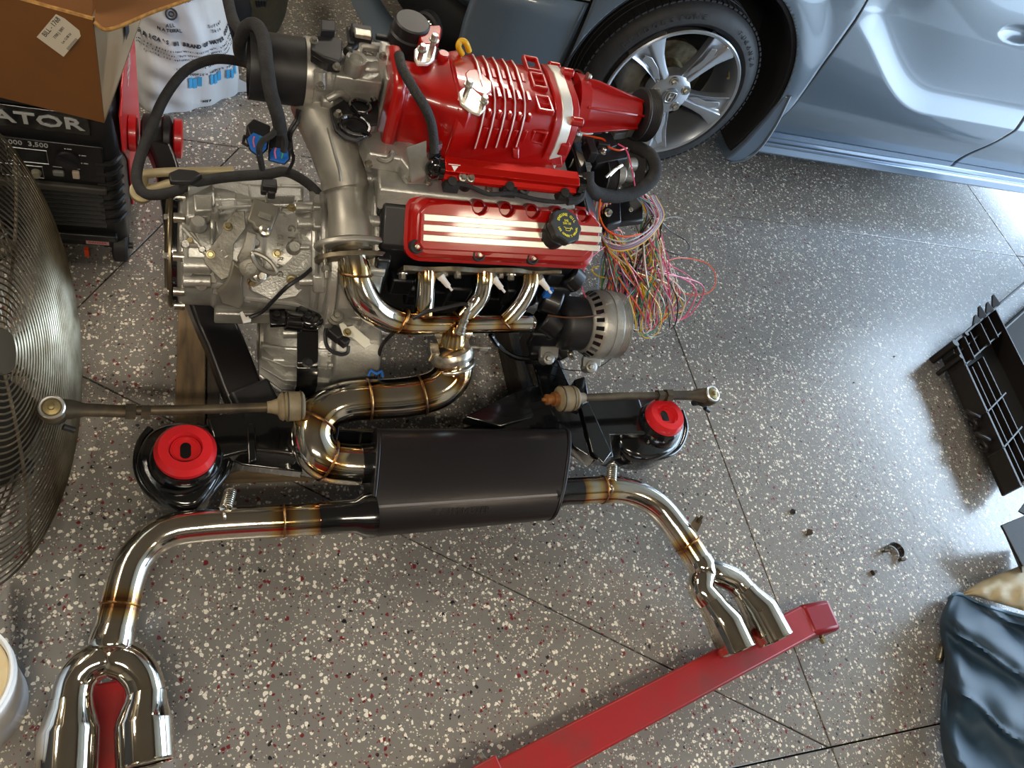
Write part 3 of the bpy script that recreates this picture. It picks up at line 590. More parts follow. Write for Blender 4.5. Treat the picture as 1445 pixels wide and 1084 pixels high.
for k, nx_ in enumerate(notch):
    rr_ = .017
    for i in range(7): a = PI * i / 6; ol.append((nx_ + rr_ * math.cos(a), .054 - rr_ * math.sin(a) * 1.1))
ol += [(-W_ + .075, .054), (-W_ + .035, .048), (-W_ + .02, .03), (-W_ + .02, -.03)]
obj('raised_top', G().prism([Lv(a, b, .018) for a, b in ol], vn * .018), RED, vcv, bevel=.003, ang=40)
for nx_ in notch: obj('plug_recess', G().lathe(Lv(nx_, .050, .0), vn, [(.0, .017), (.024, .016), (.026, .012), (.006, .011), (.006, .001)], 20), REDD, vcv)
for k, vv_ in enumerate((.022, .002, -.018)):
    obj('bare_fin', G().prism([Lv(-W_ + .027, vv_ - .0065, .036), Lv(W_ - .010, vv_ - .0065, .036), Lv(W_ - .010, vv_ + .0065, .036), Lv(-W_ + .027, vv_ + .0065, .036)], vn * .0035), mat('brushed_fin', '#e9e6de', .3, .8, col2='#d5d1c6', vs=60, stretch=(1, 30, 30)), vcv, bevel=.0008)
for k, (pa, pb) in enumerate(((585, 347), (674, 359), (750, 364))):
    p = A(pa, pb, .55); dp = (p - VO); p = Lv(dp.dot(vu), dp.dot(vv), .016)
    bo = obj('cover_bolt_grommet', G().lathe(p, vn, [(-.01, .0145), (.004, .015), (.007, .013), (.007, .010), (.003, .009), (.003, .001)], 22), RUB, vcv)
    obj('bolt_head', G().lathe(p + vn * .007, vn, [(0, .0045), (.001, .0045), (.0012, .003)], 16).lathe(p + vn * .007, vn, [(.0, .0035), (.008, .0035)], 6), ZINC, bo)
    if k: obj('bolt_scallop', G().lathe(Lv(dp.dot(vu) + .016, dp.dot(vv) + .018, .005), vn, [(0, .020), (.0235, .018), (.025, .014)], 24), RED, vcv)
cb = A(780, 331, .60); ca = V((.22, -.35, 1)).normalized(); ct = cb + ca * .05
cap = obj('oil_filler_cap', G().lathe(cb - ca * .012, ca, [(0, .031), (.030, .031), (.032, .027), (.04, .027)], 36), BLKP, eng)
rim_ = []
uu, ww, aa = frame(ca)
for h, s_ in ((0, .94), (.004, 1), (.018, 1), (.021, .93)):
    rim_.append([ct - ca * .020 + ca * h + (uu * math.cos(2 * PI * i / 96) + ww * math.sin(2 * PI * i / 96)) * s_ * (.0375 + .0024 * max(-.4, math.cos(8 * 2 * PI * i / 96))) for i in range(96)])
kb = obj('cap_grip', G().loft(rim_), mat('cap_plastic', '#2c2d2e', .45), cap, ang=30)
YT = mat('yellow_print', '#e6dc35', .5)
su = V((1, .12, 0)); su = (su - ca * su.dot(ca)).normalized(); sv = ca.cross(su)
g = G(); cc = ct + ca * .0015
g.arc('ENGINE OIL', .0088, cc, su, sv, .0235, math.radians(152), math.radians(14.2), .0003, .0002)
g.arc("SEE OWNER'S MANUAL", .0068, cc, su, sv, .0245, math.radians(195), math.radians(9.0), .0003, .0001, inward=True)
g.text('SAE', .007, cc + sv * .010, su, sv, .0003); g.text('5W-30', .0075, cc + sv * .0035, su, sv, .0003)
g.tube([cc + su * a + sv * b for a, b in ((-.010, -.004), (-.006, -.006), (-.006, -.0125), (.004, -.0125), (.010, -.005), (.011, -.0045), (.005, -.007), (-.005, -.007))], .0007, 4); g.tube([cc + su * .0115 + sv * -.006, cc + su * .012 + sv * -.009], .0008, 4)
obj('cap_lettering', g, YT, kb)
# head flange, primaries, log, crossover inlet
fn = V((0, -.75, -.45)).normalized(); fx = vu.copy(); fz = fx.cross(fn)
hd = obj('header_flange', G().loft([[A(565 + 220 * t, 377 + 5 * t, .475) + fz * (.021 + .006 * math.cos(t * 6 * PI)) * s1 + fn * s2 for s1, s2 in ((-1, 0), (1, 0), (1, .011), (-1, .011))] for t in [i / 36 for i in range(37)]]), TARN, eng, bevel=.001)
gs = []
for a, b in ((568, 386), (628, 382), (646, 385), (706, 385), (721, 388), (777, 387)): gs.append(G().bolt(A(a, b, .465), fn, .0085, .011))
each('flange_bolt', ZINC, hd, gs)
hr = obj('exhaust_log', G().tube([(*A(496, 356, .505), .031), (*A(500, 375, .49), .032), (*A(505, 402, .465), .033), (*A(520, 430, .435), .0325), (*A(545, 448, .405), .030), (*A(575, 456, .39), .026), (*A(610, 457, .385), .0235), (*A(680, 456, .38), .0235), (*A(742, 455, .375), .0235), (*A(747, 455, .375), .019)], None, 24, k=8), STEEL, eng)
prim = [[(600, 381, .470), (600, 398, .452), (599, 420, .425), (597, 448, .392)], [(683, 383, .470), (682, 400, .452), (676, 420, .425), (660, 440, .40), (650, 452, .385)], [(748, 384, .468), (747, 402, .450), (738, 422, .425), (724, 440, .40), (708, 456, .378)]]
heat(hr, [A(502, 385, .481), A(565, 453, .395)] + [A(*p_[-1]) for p_ in prim] + [A(640, 458, .38)], .028)
for p_ in prim:
    o = obj('primary_tube', G().tube([A(*a) for a in p_], .0222, 22, k=10), STEEL, hr); heat(o, [A(*p_[-1]), A(*p_[0])], .022)
    e = A(*p_[-1]); d = (A(*p_[-1]) - A(*p_[-2])).normalized(); obj('weld', G().torus(e - d * .004, d, .0232, .003, 28, 6), WELD, hr)
for a, b, z, d in ((502, 385, .481, (0, -.5, -.7)), (565, 453, .395, (1, -.3, -.5))): obj('weld', G().torus(A(a, b, z), d, .0325 if a < 520 else .0285, .0034, 32, 6), WELD, hr)
g = G().tube([(*A(641, 458, .385), .024), (*A(640, 470, .37), .028), (*A(637, 488, .345), .031)], None, 22, k=4); g.prism([A(612, 470, .375), A(668, 470, .375), A(655, 492, .345), A(620, 492, .345)], (0, .02, .012))
heat(obj('collector', g, STEEL, hr, ang=50, bevel=.002), [A(640, 462, .38), A(637, 490, .34)], .03)
s0, s1 = A(648, 471, .395), A(661, 436, .445); sd = (s1 - s0)
o2 = obj('oxygen_sensor', G().lathe(s0, sd, [(0, .013), (.006, .013), (.006, .011), (.018, .011), (.019, .008), (.028, .008), (.029, .0095), (.034, .0095), (.035, .007), (.05, .007), (.051, .0085), (.056, .0085), (.057, .006), (.075, .005)], 12), ZINC, eng, ang=25)
obj('sensor_cable', G().tube([A(661, 434, .45), A(655, 429, .45), A(630, 434, .44), A(600, 441, .43), A(575, 455, .40), A(555, 470, .35), A(538, 490, .30), A(532, 520, .25), A(529, 553, .22)], .0042, 8, k=8), BLKP, o2)
for a, b in ((624, 393), (699, 396), (765, 398)):
    p = A(a, b, .46); d = (A(a + 13, b + 16, .45) - p).normalized(); sp_ = obj('spark_plug', G().lathe(p - d * .012, d, [(0, .009), (.012, .009), (.014, .0075), (.034, .006), (.036, .003), (.046, .003)], 14), mat('ceramic_white', '#e9e6e0', .2), eng)
    obj('plug_hex', G().lathe(p - d * .016, d, [(0, .011), (.010, .011)], 6), ZINC, sp_)
# crossover pipe with ceramic coating, two flanges
co = [(*A(445, 145, .66), .050), (*A(452, 165, .65), .050), (*A(470, 205, .62), .049), (*A(484, 248, .585), .047), (*A(488, 266, .57), .0475), (*A(489, 271, .566), .041), (*A(491, 300, .545), .040), (*A(492, 304, .542), .043), (*A(495, 318, .53), .047), (*A(496, 338, .515), .047)]
cro = obj('crossover_pipe', G().tube(co, None, 32), CERAM, eng, ang=50)
obj('pipe_seam', G().tube([A(463, 180, .705), A(472, 215, .675), A(479, 240, .655), A(481, 256, .64)], .0035, 6, k=5), CERAM, cro)
fd = (A(500, 378, .49) - A(495, 330, .52)).normalized()
def oval(c, d, L_, w_, t):
    u, v2, a = frame(d); u = V((1, -.03, .05)); u = (u - a * u.dot(a)).normalized(); v2 = a.cross(u)
    return G().prism([c + u * L_ * math.cos(2 * PI * i / 28) * (1.0) + v2 * w_ * math.sin(2 * PI * i / 28) for i in range(28)], a * t)
obj('upper_flange', oval(A(496, 342, .512), fd, .076, .050, .012), CERAM, cro, bevel=.003)
obj('donut_gasket', G().lathe(A(497, 347, .505), fd, [(0, .040), (.006, .042), (.012, .042), (.018, .036)], 30), TARN, cro)
obj('lower_flange', oval(A(498, 362, .49), fd, .078, .046, .010), TARN, cro, bevel=.001)
for a, b in ((457, 352), (538, 345)): 
    g = G(); p = A(a, b, .505); g.cyl(p - fd * .01, p + fd * .06, .005, n=10); g.lathe(p + fd * .036, fd, [(0, .010), (.010, .010)], 6); obj('flange_stud', g, ZINC, cro)
# alternator
AC = A(822, 457, .345); ax_ = V((1, 0, 0))
al = obj('alternator_housing', G().lathe(AC - ax_ * .005, ax_, [(0, .05), (0, .064), (.003, .069), (.026, .083), (.03, .085), (.055, .084), (.056, .086), (.075, .086), (.076, .083), (.092, .080), (.102, .068), (.104, .02)], 48), CAST, eng, ang=35)
for i in range(24):
    a = 2 * PI * i / 24; d = V((0, math.cos(a), math.sin(a)))
    obj('vent_slot', G().prism([AC + ax_ * .002 + d * .0700 + d.cross(ax_) * .0048, AC + ax_ * .018 + d * .0805 + d.cross(ax_) * .0052, AC + ax_ * .018 + d * .0805 - d.cross(ax_) * .0052, AC + ax_ * .002 + d * .0700 - d.cross(ax_) * .0048], (d - ax_ * .6) * .0022), BLK, al, bevel=0)
for i in range(6): obj('stator_lamination', G().lathe(AC + ax_ * (.076 + i * .0035), ax_, [(0, .079), (0, .083), (.0018, .083), (.0018, .079)], 36), ALU, al)
obj('rear_cover', G().lathe(AC - ax_ * .002, -ax_, [(0, .060), (.004, .066), (.05, .066), (.062, .060), (.070, .045), (.072, .001)], 40), BLKP, al, ang=40)
obj('terminal_stud', G().lathe(AC + V((-.03, -.058, -.045)), (0, -1, .2), [(0, .008), (.008, .008), (.008, .005), (.02, .005)], 10), ZINC, al)
for a, b in ((772, 506), (832, 518)): obj('mounting_ear', G().lathe(A(a, b, .255), (0, -.5, .8), [(-.02, .016), (.012, .016), (.014, .012)], 18).prism([A(a - 12, b - 12, .26), A(a + 14, b - 12, .26), A(a + 12, b + 3, .25), A(a - 12, b + 3, .25)], (0, 0, .015)).bolt(A(a, b, .268), (0, -.5, .8), .007, .012), CAST, al, bevel=.002)
# black accessories round the alternator and at the front of the engine
g = G(); g.box(A(780, 405, .42), (.07, .06, .06)).cyl(A(765, 420, .40), A(790, 430, .40), .035).cyl(A(762, 445, .36), A(785, 462, .34), .04).box(A(770, 470, .32), (.10, .05, .05)).cyl(A(800, 385, .47), A(815, 400, .45), .03).cyl(A(785, 480, .26), A(800, 500, .24), .03).box(A(755, 490, .22), (.06, .08, .05))
obj('steering_pump', g, BLKD, eng, bevel=.006)
obj('blue_clip', G().box(A(773, 413, .44), (.018, .012, .03)), BLUE, eng, bevel=.002)
obj('front_cover', G().loft([YZ(.79, [(1.08, .44), (1.12, .62), (1.40, .66), (1.46, .5), (1.42, .2), (1.2, .18)]), YZ(.84, [(1.12, .44), (1.15, .58), (1.38, .62), (1.42, .5), (1.40, .24), (1.22, .22)])]), BLKD, eng, bevel=.008)
def pul(c, d, r, w, m, groove=1, name='belt_pulley'):
    pr = [(0, r * .3), (0, r * .98), (.002, r)]
    if groove:
        for i in range(6): pr += [(.003 + i * w / 6.5, r * .985), (.003 + (i + .5) * w / 6.5, r * .94)]
    pr += [(w - .001, r), (w, r * .95), (w, r * .6), (w * .5, r * .5), (w * .5, r * .2), (w, r * .18), (w, .001)]
    return obj(name, G().lathe(c, d, pr, 40), m, eng, ang=25)
pul(A(845, 250, .60), (1, 0, 0), .050, .03, BLKP); pul(A(893, 240, .58), (1, 0, 0), .062, .012, BLK, 0, 'water_pump_pulley')
obj('tensioner', G().lathe(A(868, 246, .62), (1, 0, 0), [(0, .022), (.02, .022), (.022, .014), (.045, .014), (.047, .010)], 20).box(A(862, 252, .60), (.05, .03, .04)).cyl(A(882, 232, .62), A(895, 232, .62), .017), CAST, eng, bevel=.002)
g = G(); g.prism(px([(822, 200), (858, 196), (866, 214), (842, 224), (824, 218)], .64), UP * .02).prism(px([(830, 226), (870, 216), (884, 218), (880, 232), (838, 240)], .63), UP * .02).box(A(832, 212, .66), (.02, .05, .03)).box(A(850, 206, .665), (.03, .012, .02)).prism(px([(818, 190), (838, 188), (836, 205), (822, 206)], .66), UP * .01)
obj('black_mount_bracket', g, BLKP, eng, bevel=.002)
each('bracket_bolt', ZINC, eng, [G().bolt(A(850, 215, .665), UP, .006, .01), G().bolt(A(858, 300, .555), (0, -.6, .8), .007, .01), G().bolt(A(890, 296, .525), (0, -.6, .8), .004, .004)])
g = G(); g.prism(px([(842, 283), (868, 280), (870, 325), (850, 330)], .52), UP * .03); g.prism(px([(866, 282), (900, 276), (904, 318), (868, 322)], .50), UP * .02)
obj('black_plate_bracket', g, BLKS, eng, bevel=.004)
obj('coolant_pipe', G().cyl(A(808, 225, .62), A(822, 232, .62), .022).cyl(A(812, 190, .66), A(830, 188, .66), .018), CAST, eng)
obj('sensor_plug', G().box(A(872, 188, .66), (.045, .022, .02), Matrix.Rotation(.35, 3, 'Z')).box(A(886, 182, .67), (.02, .028, .028), Matrix.Rotation(.35, 3, 'Z')), GREYP, eng, bevel=.002)
obj('fuel_line', G().tube([A(692, 472, .27), A(705, 490, .24), A(730, 505, .22), A(770, 508, .22)], .007, 8, k=6), BLK, eng)
obj('spring_clamp', G().tube([A(860, 248, .65), A(870, 238, .66), A(878, 233, .66)], .0035, 6).tube([A(855, 250, .65), A(866, 240, .66), A(877, 234, .66)], .003, 6), ALU, eng)
# ---------------------------------------------------------------- transaxle
tr = thing('transaxle', 'bare cast aluminium gearbox bolted to the left end of the red engine', 'gearbox', (.15, 1.15, .1))
def oct(x, cy, cz, r, sq=1.0, n=16, ph=.2): return [(x, cy + r * math.cos(2 * PI * i / n + ph), cz + r * sq * math.sin(2 * PI * i / n + ph)) for i in range(n)]
CYc, CZc = 1.172, .368
def T(x, y, off=0, r=.114):        # the point of the round gear case seen at a spot of the photograph
    d = ray(x, y); A_ = d.y ** 2 + d.z ** 2; oy, oz = -CYc, CAM_H - CZc; B_ = d.y * oy + d.z * oz; C_ = oy * oy + oz * oz - (r + off) ** 2
    q_ = B_ * B_ - A_ * C_; t = (-B_ - math.sqrt(q_)) / A_ if q_ > 0 else -B_ / A_
    return O_ + d * t
def TN(p): return V((0, p.y - CYc, p.z - CZc)).normalized()
def tpad(poly, off, th, r=.114):
    P = [T(*p, off, r) for p in poly]; n_ = sum((TN(p) for p in P), V()).normalized(); return G().prism(P, n_ * th)
def tbolt(x, y, off, r=.0075, h=.009): p = T(x, y, off); return G().bolt(p, TN(p), r, h)
def tboss(x, y, off, r, h): p = T(x, y, off); return G().lathe(p - TN(p) * .01, TN(p), [(0, r * 1.25), (h + .008, r), (h + .010, r * .85), (h + .010, .001)], 18)
def cyr(x, r, n=24): return oct(x, CYc, CZc, r, 1, n)
obj('gear_case', G().loft([cyr(-.045, .104), cyr(-.035, .110), cyr(.022, .110), cyr(.027, .116), cyr(.115, .118), cyr(.12, .114), cyr(.18, .116), cyr(.20, .122), cyr(.235, .138), cyr(.245, .152), cyr(.262, .155)]), CAST, tr, bevel=.003, ang=30)
ec = obj('end_cover', G().loft([cyr(-.066, .104, 36), cyr(-.060, .117, 36), cyr(-.052, .117, 36)]), mat('bronze_edge', '#6e6450', .35, .85), tr, bevel=.002)
obj('cover_gasket', G().loft([cyr(-.052, .112, 36), cyr(-.044, .112, 36)]), BLK, ec)
for i in range(9): a = 2 * PI * i / 9 + .3; obj('cover_bolt', G().bolt((-.058, CYc + .112 * math.cos(a), CZc + .112 * math.sin(a)), (-1, 0, 0), .006, .008).cyl((-.050, CYc + .112 * math.cos(a), CZc + .112 * math.sin(a)), (-.03, CYc + .112 * math.cos(a), CZc + .112 * math.sin(a)), .010), ZINC, ec)
obj('bell_housing', G().loft([oct(.262, 1.20, .375, .160, 1, 28), oct(.268, 1.20, .375, .168, 1, 28), oct(.32, 1.225, .38, .195, 1, 28), oct(.328, 1.225, .38, .205, 1, 28), oct(.350, 1.225, .38, .205, 1, 28)]), CAST, tr, bevel=.003, ang=30)
each('housing_boss', CAST, tr, [G().cyl((.28, 1.225 + .198 * math.cos(a), .38 + .198 * math.sin(a)), (.352, 1.225 + .198 * math.cos(a), .38 + .198 * math.sin(a)), .013) for a in (-2.6, -2.2, -1.8, -1.4, -1.0, 1.6, 2.1, 2.6)], bevel=.001)
# differential bulge low at the front
df = obj('differential_case', G().loft([oct(.13, 1.08, .20, .055), oct(.145, 1.075, .20, .082), oct(.175, 1.065, .20, .098), oct(.27, 1.06, .205, .105), oct(.275, 1.06, .205, .115), oct(.375, 1.06, .205, .112), oct(.38, 1.06, .205, .10)]), CAST, tr, bevel=.003, ang=30)
for i in range(9):
    a = 2 * PI * i / 18 + PI * .75; d = V((0, math.cos(a), math.sin(a))); c = V((.17, 1.07, .20))
    obj('case_rib', G().prism([c + V((-.045, 0, 0)) + d * .04, c + V((-.045, 0, 0)) + d * .080, c + V((0, 0, 0)) + d * .116, c + V((.10, 0, 0)) + d * .122, c + V((.10, 0, 0)) + d * .08], d.cross(V((1, 0, 0))) * .006), CAST, df, bevel=.001)
obj('output_seal', G().lathe((.135, 1.078, .20), (-1, 0, 0), [(0, .05), (.012, .048), (.014, .036), (.004, .034), (.004, .02)], 28), CAST2, df)
for x_, y_, r_, z_ in ((400, 470, .012, .29), (392, 490, .009, .26), (402, 515, .010, .22), (386, 508, .008, .24), (412, 492, .008, .26)): obj('case_stud', G().cyl(A(x_, y_, z_), A(x_ + 22, y_, z_ + .004), r_), CAST, df)
obj('lower_case_wall', plate([(302, 431), (372, 431), (388, 446), (384, 457), (340, 458), (302, 457)], .27, .035), CAST, tr, bevel=.004)
# upper left: finned cover, blocks, bosses
obj('finned_cover', tpad([(300, 259), (330, 257), (400, 254), (428, 262), (428, 292), (400, 298), (330, 300), (302, 300)], -.004, .016), CAST, tr, bevel=.003)
for i in range(4): obj('cover_fin', G().tube([T(303, 262 + i * 10.5, .013), T(360, 260 + i * 10.5, .014), T(428 - i * 2, 261 + i * 9.5, .013)], .003, 6), CAST, tr)
for i in range(6): obj('cover_cross_rib', G().tube([T(308 + i * 22, 259, .013), T(310 + i * 22, 280, .014), T(312 + i * 21, 298, .012)], .0028, 6), CAST, tr)
obj('shoulder_block', tpad([(262, 268), (300, 262), (304, 300), (296, 318), (262, 320)], -.004, .024), CAST, tr, bevel=.005)
obj('upper_lug', tpad([(264, 264), (298, 261), (299, 274), (265, 277)], .012, .020), CAST, tr, bevel=.003)
obj('small_block', tpad([(272, 284), (300, 284), (300, 306), (274, 308)], .012, .020), CAST, tr, bevel=.004)
for a, b, o_, r, h in ((280, 316, .02, .013, .012), (302, 303, .01, .008, .014), (285, 352, .0, .006, .012), (284, 398, .0, .012, .016), (265, 382, .0, .010, .010), (262, 345, .0, .008, .01), (316, 358, .012, .009, .012), (415, 349, .016, .012, .010), (360, 345, .0, .008, .02)):
    obj('case_boss', tboss(a, b, o_, r, h), CAST, tr)
obj('web_plate', tpad([(258, 324), (272, 326), (322, 392), (312, 400), (268, 398), (258, 396)], -.004, .006), CAST2, tr, bevel=.002)  # recessed web area, its shade put into the darker casting colour
for q0, q1, r_ in (((258, 322), (324, 396), .0045), ((300, 306), (300, 345), .005), ((258, 345), (278, 347), .005), ((258, 402), (330, 404), .006), ((300, 410), (352, 424), .007), ((345, 420), (438, 432), .006), ((262, 332), (262, 398), .005)):
    obj('case_web', G().tube([T(*q0, .002), T((q0[0] + q1[0]) / 2, (q0[1] + q1[1]) / 2, .004), T(*q1, .002)], r_, 8), CAST, tr)
for y_, r_ in ((374, .016), (396, .013)): obj('shaft_bore', G().cyl(T(258, y_, .004), T(298, y_ + 1, .004), r_), CAST, tr, bevel=.002)
# right part of the face
obj('face_pad', tpad([(350, 300), (395, 294), (438, 298), (440, 350), (438, 398), (418, 420), (385, 426), (352, 412), (342, 360)], -.004, .018), CAST, tr, bevel=.005)
obj('flange_edge', G().tube([T(440, 262, .016), T(443, 300, .02), T(444, 350, .02), T(443, 400, .02), T(440, 432, .012)], .007, 8, k=4), CAST, tr)
obj('flange_edge', G().tube([T(454, 266, .03), T(457, 300, .034), T(458, 350, .034), T(456, 400, .03), T(452, 436, .02)], .008, 8, k=4), CAST, tr)
def tuv(x, y, off): p = T(x, y, off); n_ = TN(p); v = n_.cross(V((1, 0, 0))); return p, n_, v
g = G()
for i, ch in enumerate('GM'): p, n_, v = tuv(411, 322 + i * 17, .0155); g.text(ch, .021, p, -n_.cross(V((1, 0, 0))) if False else V((0, p.z - CZc, -(p.y - CYc))).normalized() * -1 if False else (T(411, 345, .0155) - T(411, 322, .0155)), (1, 0, 0), .0018)
for i, ch in enumerate('GETRAG'): p, n_, v = tuv(395, 334 + i * 10.5, .0155); g.text(ch, .016, p, (T(395, p.y * 0 + 345 + i * 10.5, .0155) - T(395, 334 + i * 10.5, .0155)), (1, 0, 0), .0018)
obj('cast_lettering', g, CAST2, tr)
for i, (a, b) in enumerate(((424, 293), (428, 316), (430, 396), (420, 349))):
    obj('side_boss', G().cyl(T(a - 10, b, .018), T(a + 18, b, .018), .012 if i < 3 else .006), CAST, tr, bevel=.003)
for a, b in ((448, 290), (448, 316), (448, 398)): obj('side_block', tpad([(a - 8, b - 13), (a + 10, b - 13), (a + 10, b + 12), (a - 8, b + 12)], .02, .018), CAST, tr, bevel=.004)
YZM = mat('yellow_zinc', '#a79a74', .4, .85)
each('face_bolt', YZM, tr, [tbolt(a, b, o_, .0065, .008) for a, b, o_ in ((411, 294, .032), (391, 358, .014), (411, 395, .030), (268, 340, 0), (355, 398, .01))])
obj('clutch_side_case', G().prism(px([(440, 420, .33), (470, 410, .34), (520, 440, .31), (530, 520, .22), (470, 522, .22), (452, 470, .27)], 0), V((0, -.3, .4)) * .04), CAST, tr, bevel=.006)
for i, (a0, a1, z_) in enumerate((((462, 515), (520, 512), .255), ((462, 528), (515, 526), .225), ((456, 400), (462, 460), .345), ((470, 440), (515, 450), .345), ((462, 500), (525, 498), .27))): obj('casting_rail', G().tube([A(*a0, z_), A(*a1, z_)], .008, 10), CAST, tr)
# shift linkage bracket and levers
sbr = obj('shift_bracket', tpad([(330, 300), (345, 298), (347, 322), (339, 333), (330, 345), (328, 367), (323, 392), (312, 396), (290, 374), (287, 364), (312, 330), (320, 312)], .022, .005), CAST2, tr, bevel=.0015)
each('bracket_screw', YZM, sbr, [tbolt(322, 320, .027, .006, .007), tbolt(297, 359, .027, .006, .007)])
obj('bracket_spacer', tboss(322, 322, .0, .010, .012), CAST, tr); obj('bracket_spacer', tboss(298, 362, .0, .010, .012), CAST, tr)
lz = lambda x, y, o_: T(x, y, o_)
sl = obj('shift_lever_weight', G().prism([T(x, y, .050) for x, y in ((357, 285), (394, 298), (380, 336), (358, 328), (356, 322), (347, 317), (350, 308))], V((0, -.35, .94)) * .022), mat('weight_steel', '#78746a', .5, .6, col2='#8a867b', vs=12), tr, bevel=.004)
obj('weight_groove', G().prism([T(366, 298, .0715), T(384, 304, .0715), T(381, 312, .0715), T(364, 306, .0715)], V((0, -.35, .94)) * .0025), CAST2, sl, bevel=.001)
pz = T(374, 325, .073); obj('lever_stud', G().lathe(pz, TN(pz), [(-.01, .012), (.004, .011), (.006, .006), (.016, .006), (.018, .004)], 14), ZINC, sl)
obj('shift_arm', G().loft([[T(*a, o_), T(*b, o_), T(*b, o_ + .013), T(*a, o_ + .013)] for a, b, o_ in (((349, 326), (363, 330), .052), ((343, 346), (360, 348), .05), ((334, 364), (356, 368), .045), ((342, 382), (362, 380), .04))]), CAST2, tr, bevel=.003)
pz = T(353, 374, .02); obj('pivot', G().lathe(pz, TN(pz), [(0, .024), (.035, .022), (.038, .016), (.038, .010), (.044, .010)], 24), CAST2, tr)
obj('lever_ring', G().tube([T(x, y, .062) for x, y in ((356, 358), (368, 360), (382, 370), (390, 384), (380, 385), (364, 376))], .0045, 8, k=6, closed=True), mat('ring_steel', '#8b877c', .4, .7), tr)
pz = T(360, 388, .03); obj('ball_stud', G().lathe(pz, V((.25, -.55, .6)), [(-.01, .014), (.006, .014), (.007, .010), (.016, .010), (.018, .013), (.026, .013), (.028, .007), (.038, .007)], 16), ZINC, tr)
obj('lower_lever', tpad([(328, 364), (345, 377), (341, 396), (344, 421), (339, 433), (311, 424), (306, 408), (314, 400), (322, 388)], .024, .014), mat('lever_grey', '#807c70', .5, .5, col2='#6a665c', vs=20), tr, bevel=.004)
obj('cable_clip', plate([(338, 443), (342, 441), (347, 450), (354, 446), (354, 455), (343, 457)], .34, .006), WHT, tr, bevel=.001)
# black strap mount
obj('mount_strap', G().loft([[p - V((.022 * 1, 0, 0)), p + V((.022, 0, 0)), p + V((.022, .008, .008)), p + V((-.022, .008, .008))] for p in (A(434, 446, .345), A(434, 466, .33), A(434, 470, .32), A(434, 500, .30), A(434, 520, .29), A(433, 545, .25), A(428, 562, .21))]), BLK, tr, bevel=.003)
obj('mount_plate', plate([(379, 441), (402, 440), (404, 462), (381, 463)], .335, .012), BLK, tr, bevel=.002)
obj('mount_tube', G().cyl(A(402, 452, .34), A(426, 455, .335), .022), BLK, tr, bevel=.003); obj('mount_dome', G().lathe(A(434, 457, .30), (0, -.2, 1), [(0, .032), (.05, .032), (.056, .026), (.056, .01)], 24), BLK, tr, bevel=.002)
each('mount_bolt', BLKS, tr, [G().bolt(A(390, 446, .347), UP, .008, .01), G().bolt(A(434, 449, .36), UP, .008, .01), G().bolt(A(434, 512, .31), (0, -.4, .9), .008, .01)])
obj('slave_lever', plate([(478, 458), (484, 455), (490, 462), (498, 460), (521, 480), (522, 487), (514, 492), (497, 477), (484, 474)], .355, .005, V((0, -.4, .9))), mat('painted_white_lever', '#d9d6c6', .4), tr, bevel=.001)
obj('lever_pin', G().bolt(A(490, 469, .362), (0, -.4, .9), .006, .008), BRASS, tr)
obj('bleeder_boss', G().lathe(A(474, 447, .36), (0, -.4, .9), [(-.02, .018), (.0, .018), (.003, .013), (.010, .013), (.011, .006), (.02, .006)], 20), CAST2, tr)
obj('speed_sensor', G().box(A(474, 472, .34), (.03, .024, .024), Matrix.Rotation(-.8, 3, 'Z')), BLKP, tr, bevel=.003)
obj('sensor_plug', G().box(A(485, 482, .335), (.02, .02, .02), Matrix.Rotation(-.8, 3, 'Z')), BLKP, tr, bevel=.003)
obj('sensor_lead', G().tube([A(463, 455, .34), A(459, 470, .33), A(462, 490, .32), A(478, 500, .31), A(490, 498, .31), A(492, 488, .32)], .004, 8, k=6), BLKP, tr)
obj('blue_connector_clip', G().tube([A(520, 530, .27), A(524, 523, .28), A(531, 528, .28), A(538, 524, .28), A(540, 531, .27)], .004, 6), BLUE, tr)
# cream bracket standing out behind the gearbox
cbk = thing('cable_bracket', 'cream painted metal bracket with ring end standing out behind the gearbox', 'bracket', A(230, 262, .34))
g = G(); e = A(199, 268, .33); g.tube([A(200, 246, .36), A(235, 243, .37), A(280, 242, .38), A(330, 241, .39)], .010, 10, k=4); g.tube([A(202, 272, .33), A(225, 265, .34), A(240, 260, .35), A(280, 252, .37)], .012, 10, k=4); g.tube([e, A(200, 246, .36)], .014, 10)
obj('arms', g, CREAM, cbk)
obj('ring_end', G().lathe(e + V((0, 0, -.01)), (.1, -.5, .85), [(0, .024), (.02, .024), (.022, .020), (.022, .013), (.0, .013)], 28, False), CREAM, cbk)
obj('ring_liner', G().lathe(e, (.1, -.5, .85), [(-.006, .0125), (.010, .0125), (.010, .001)], 20), TARN, cbk)

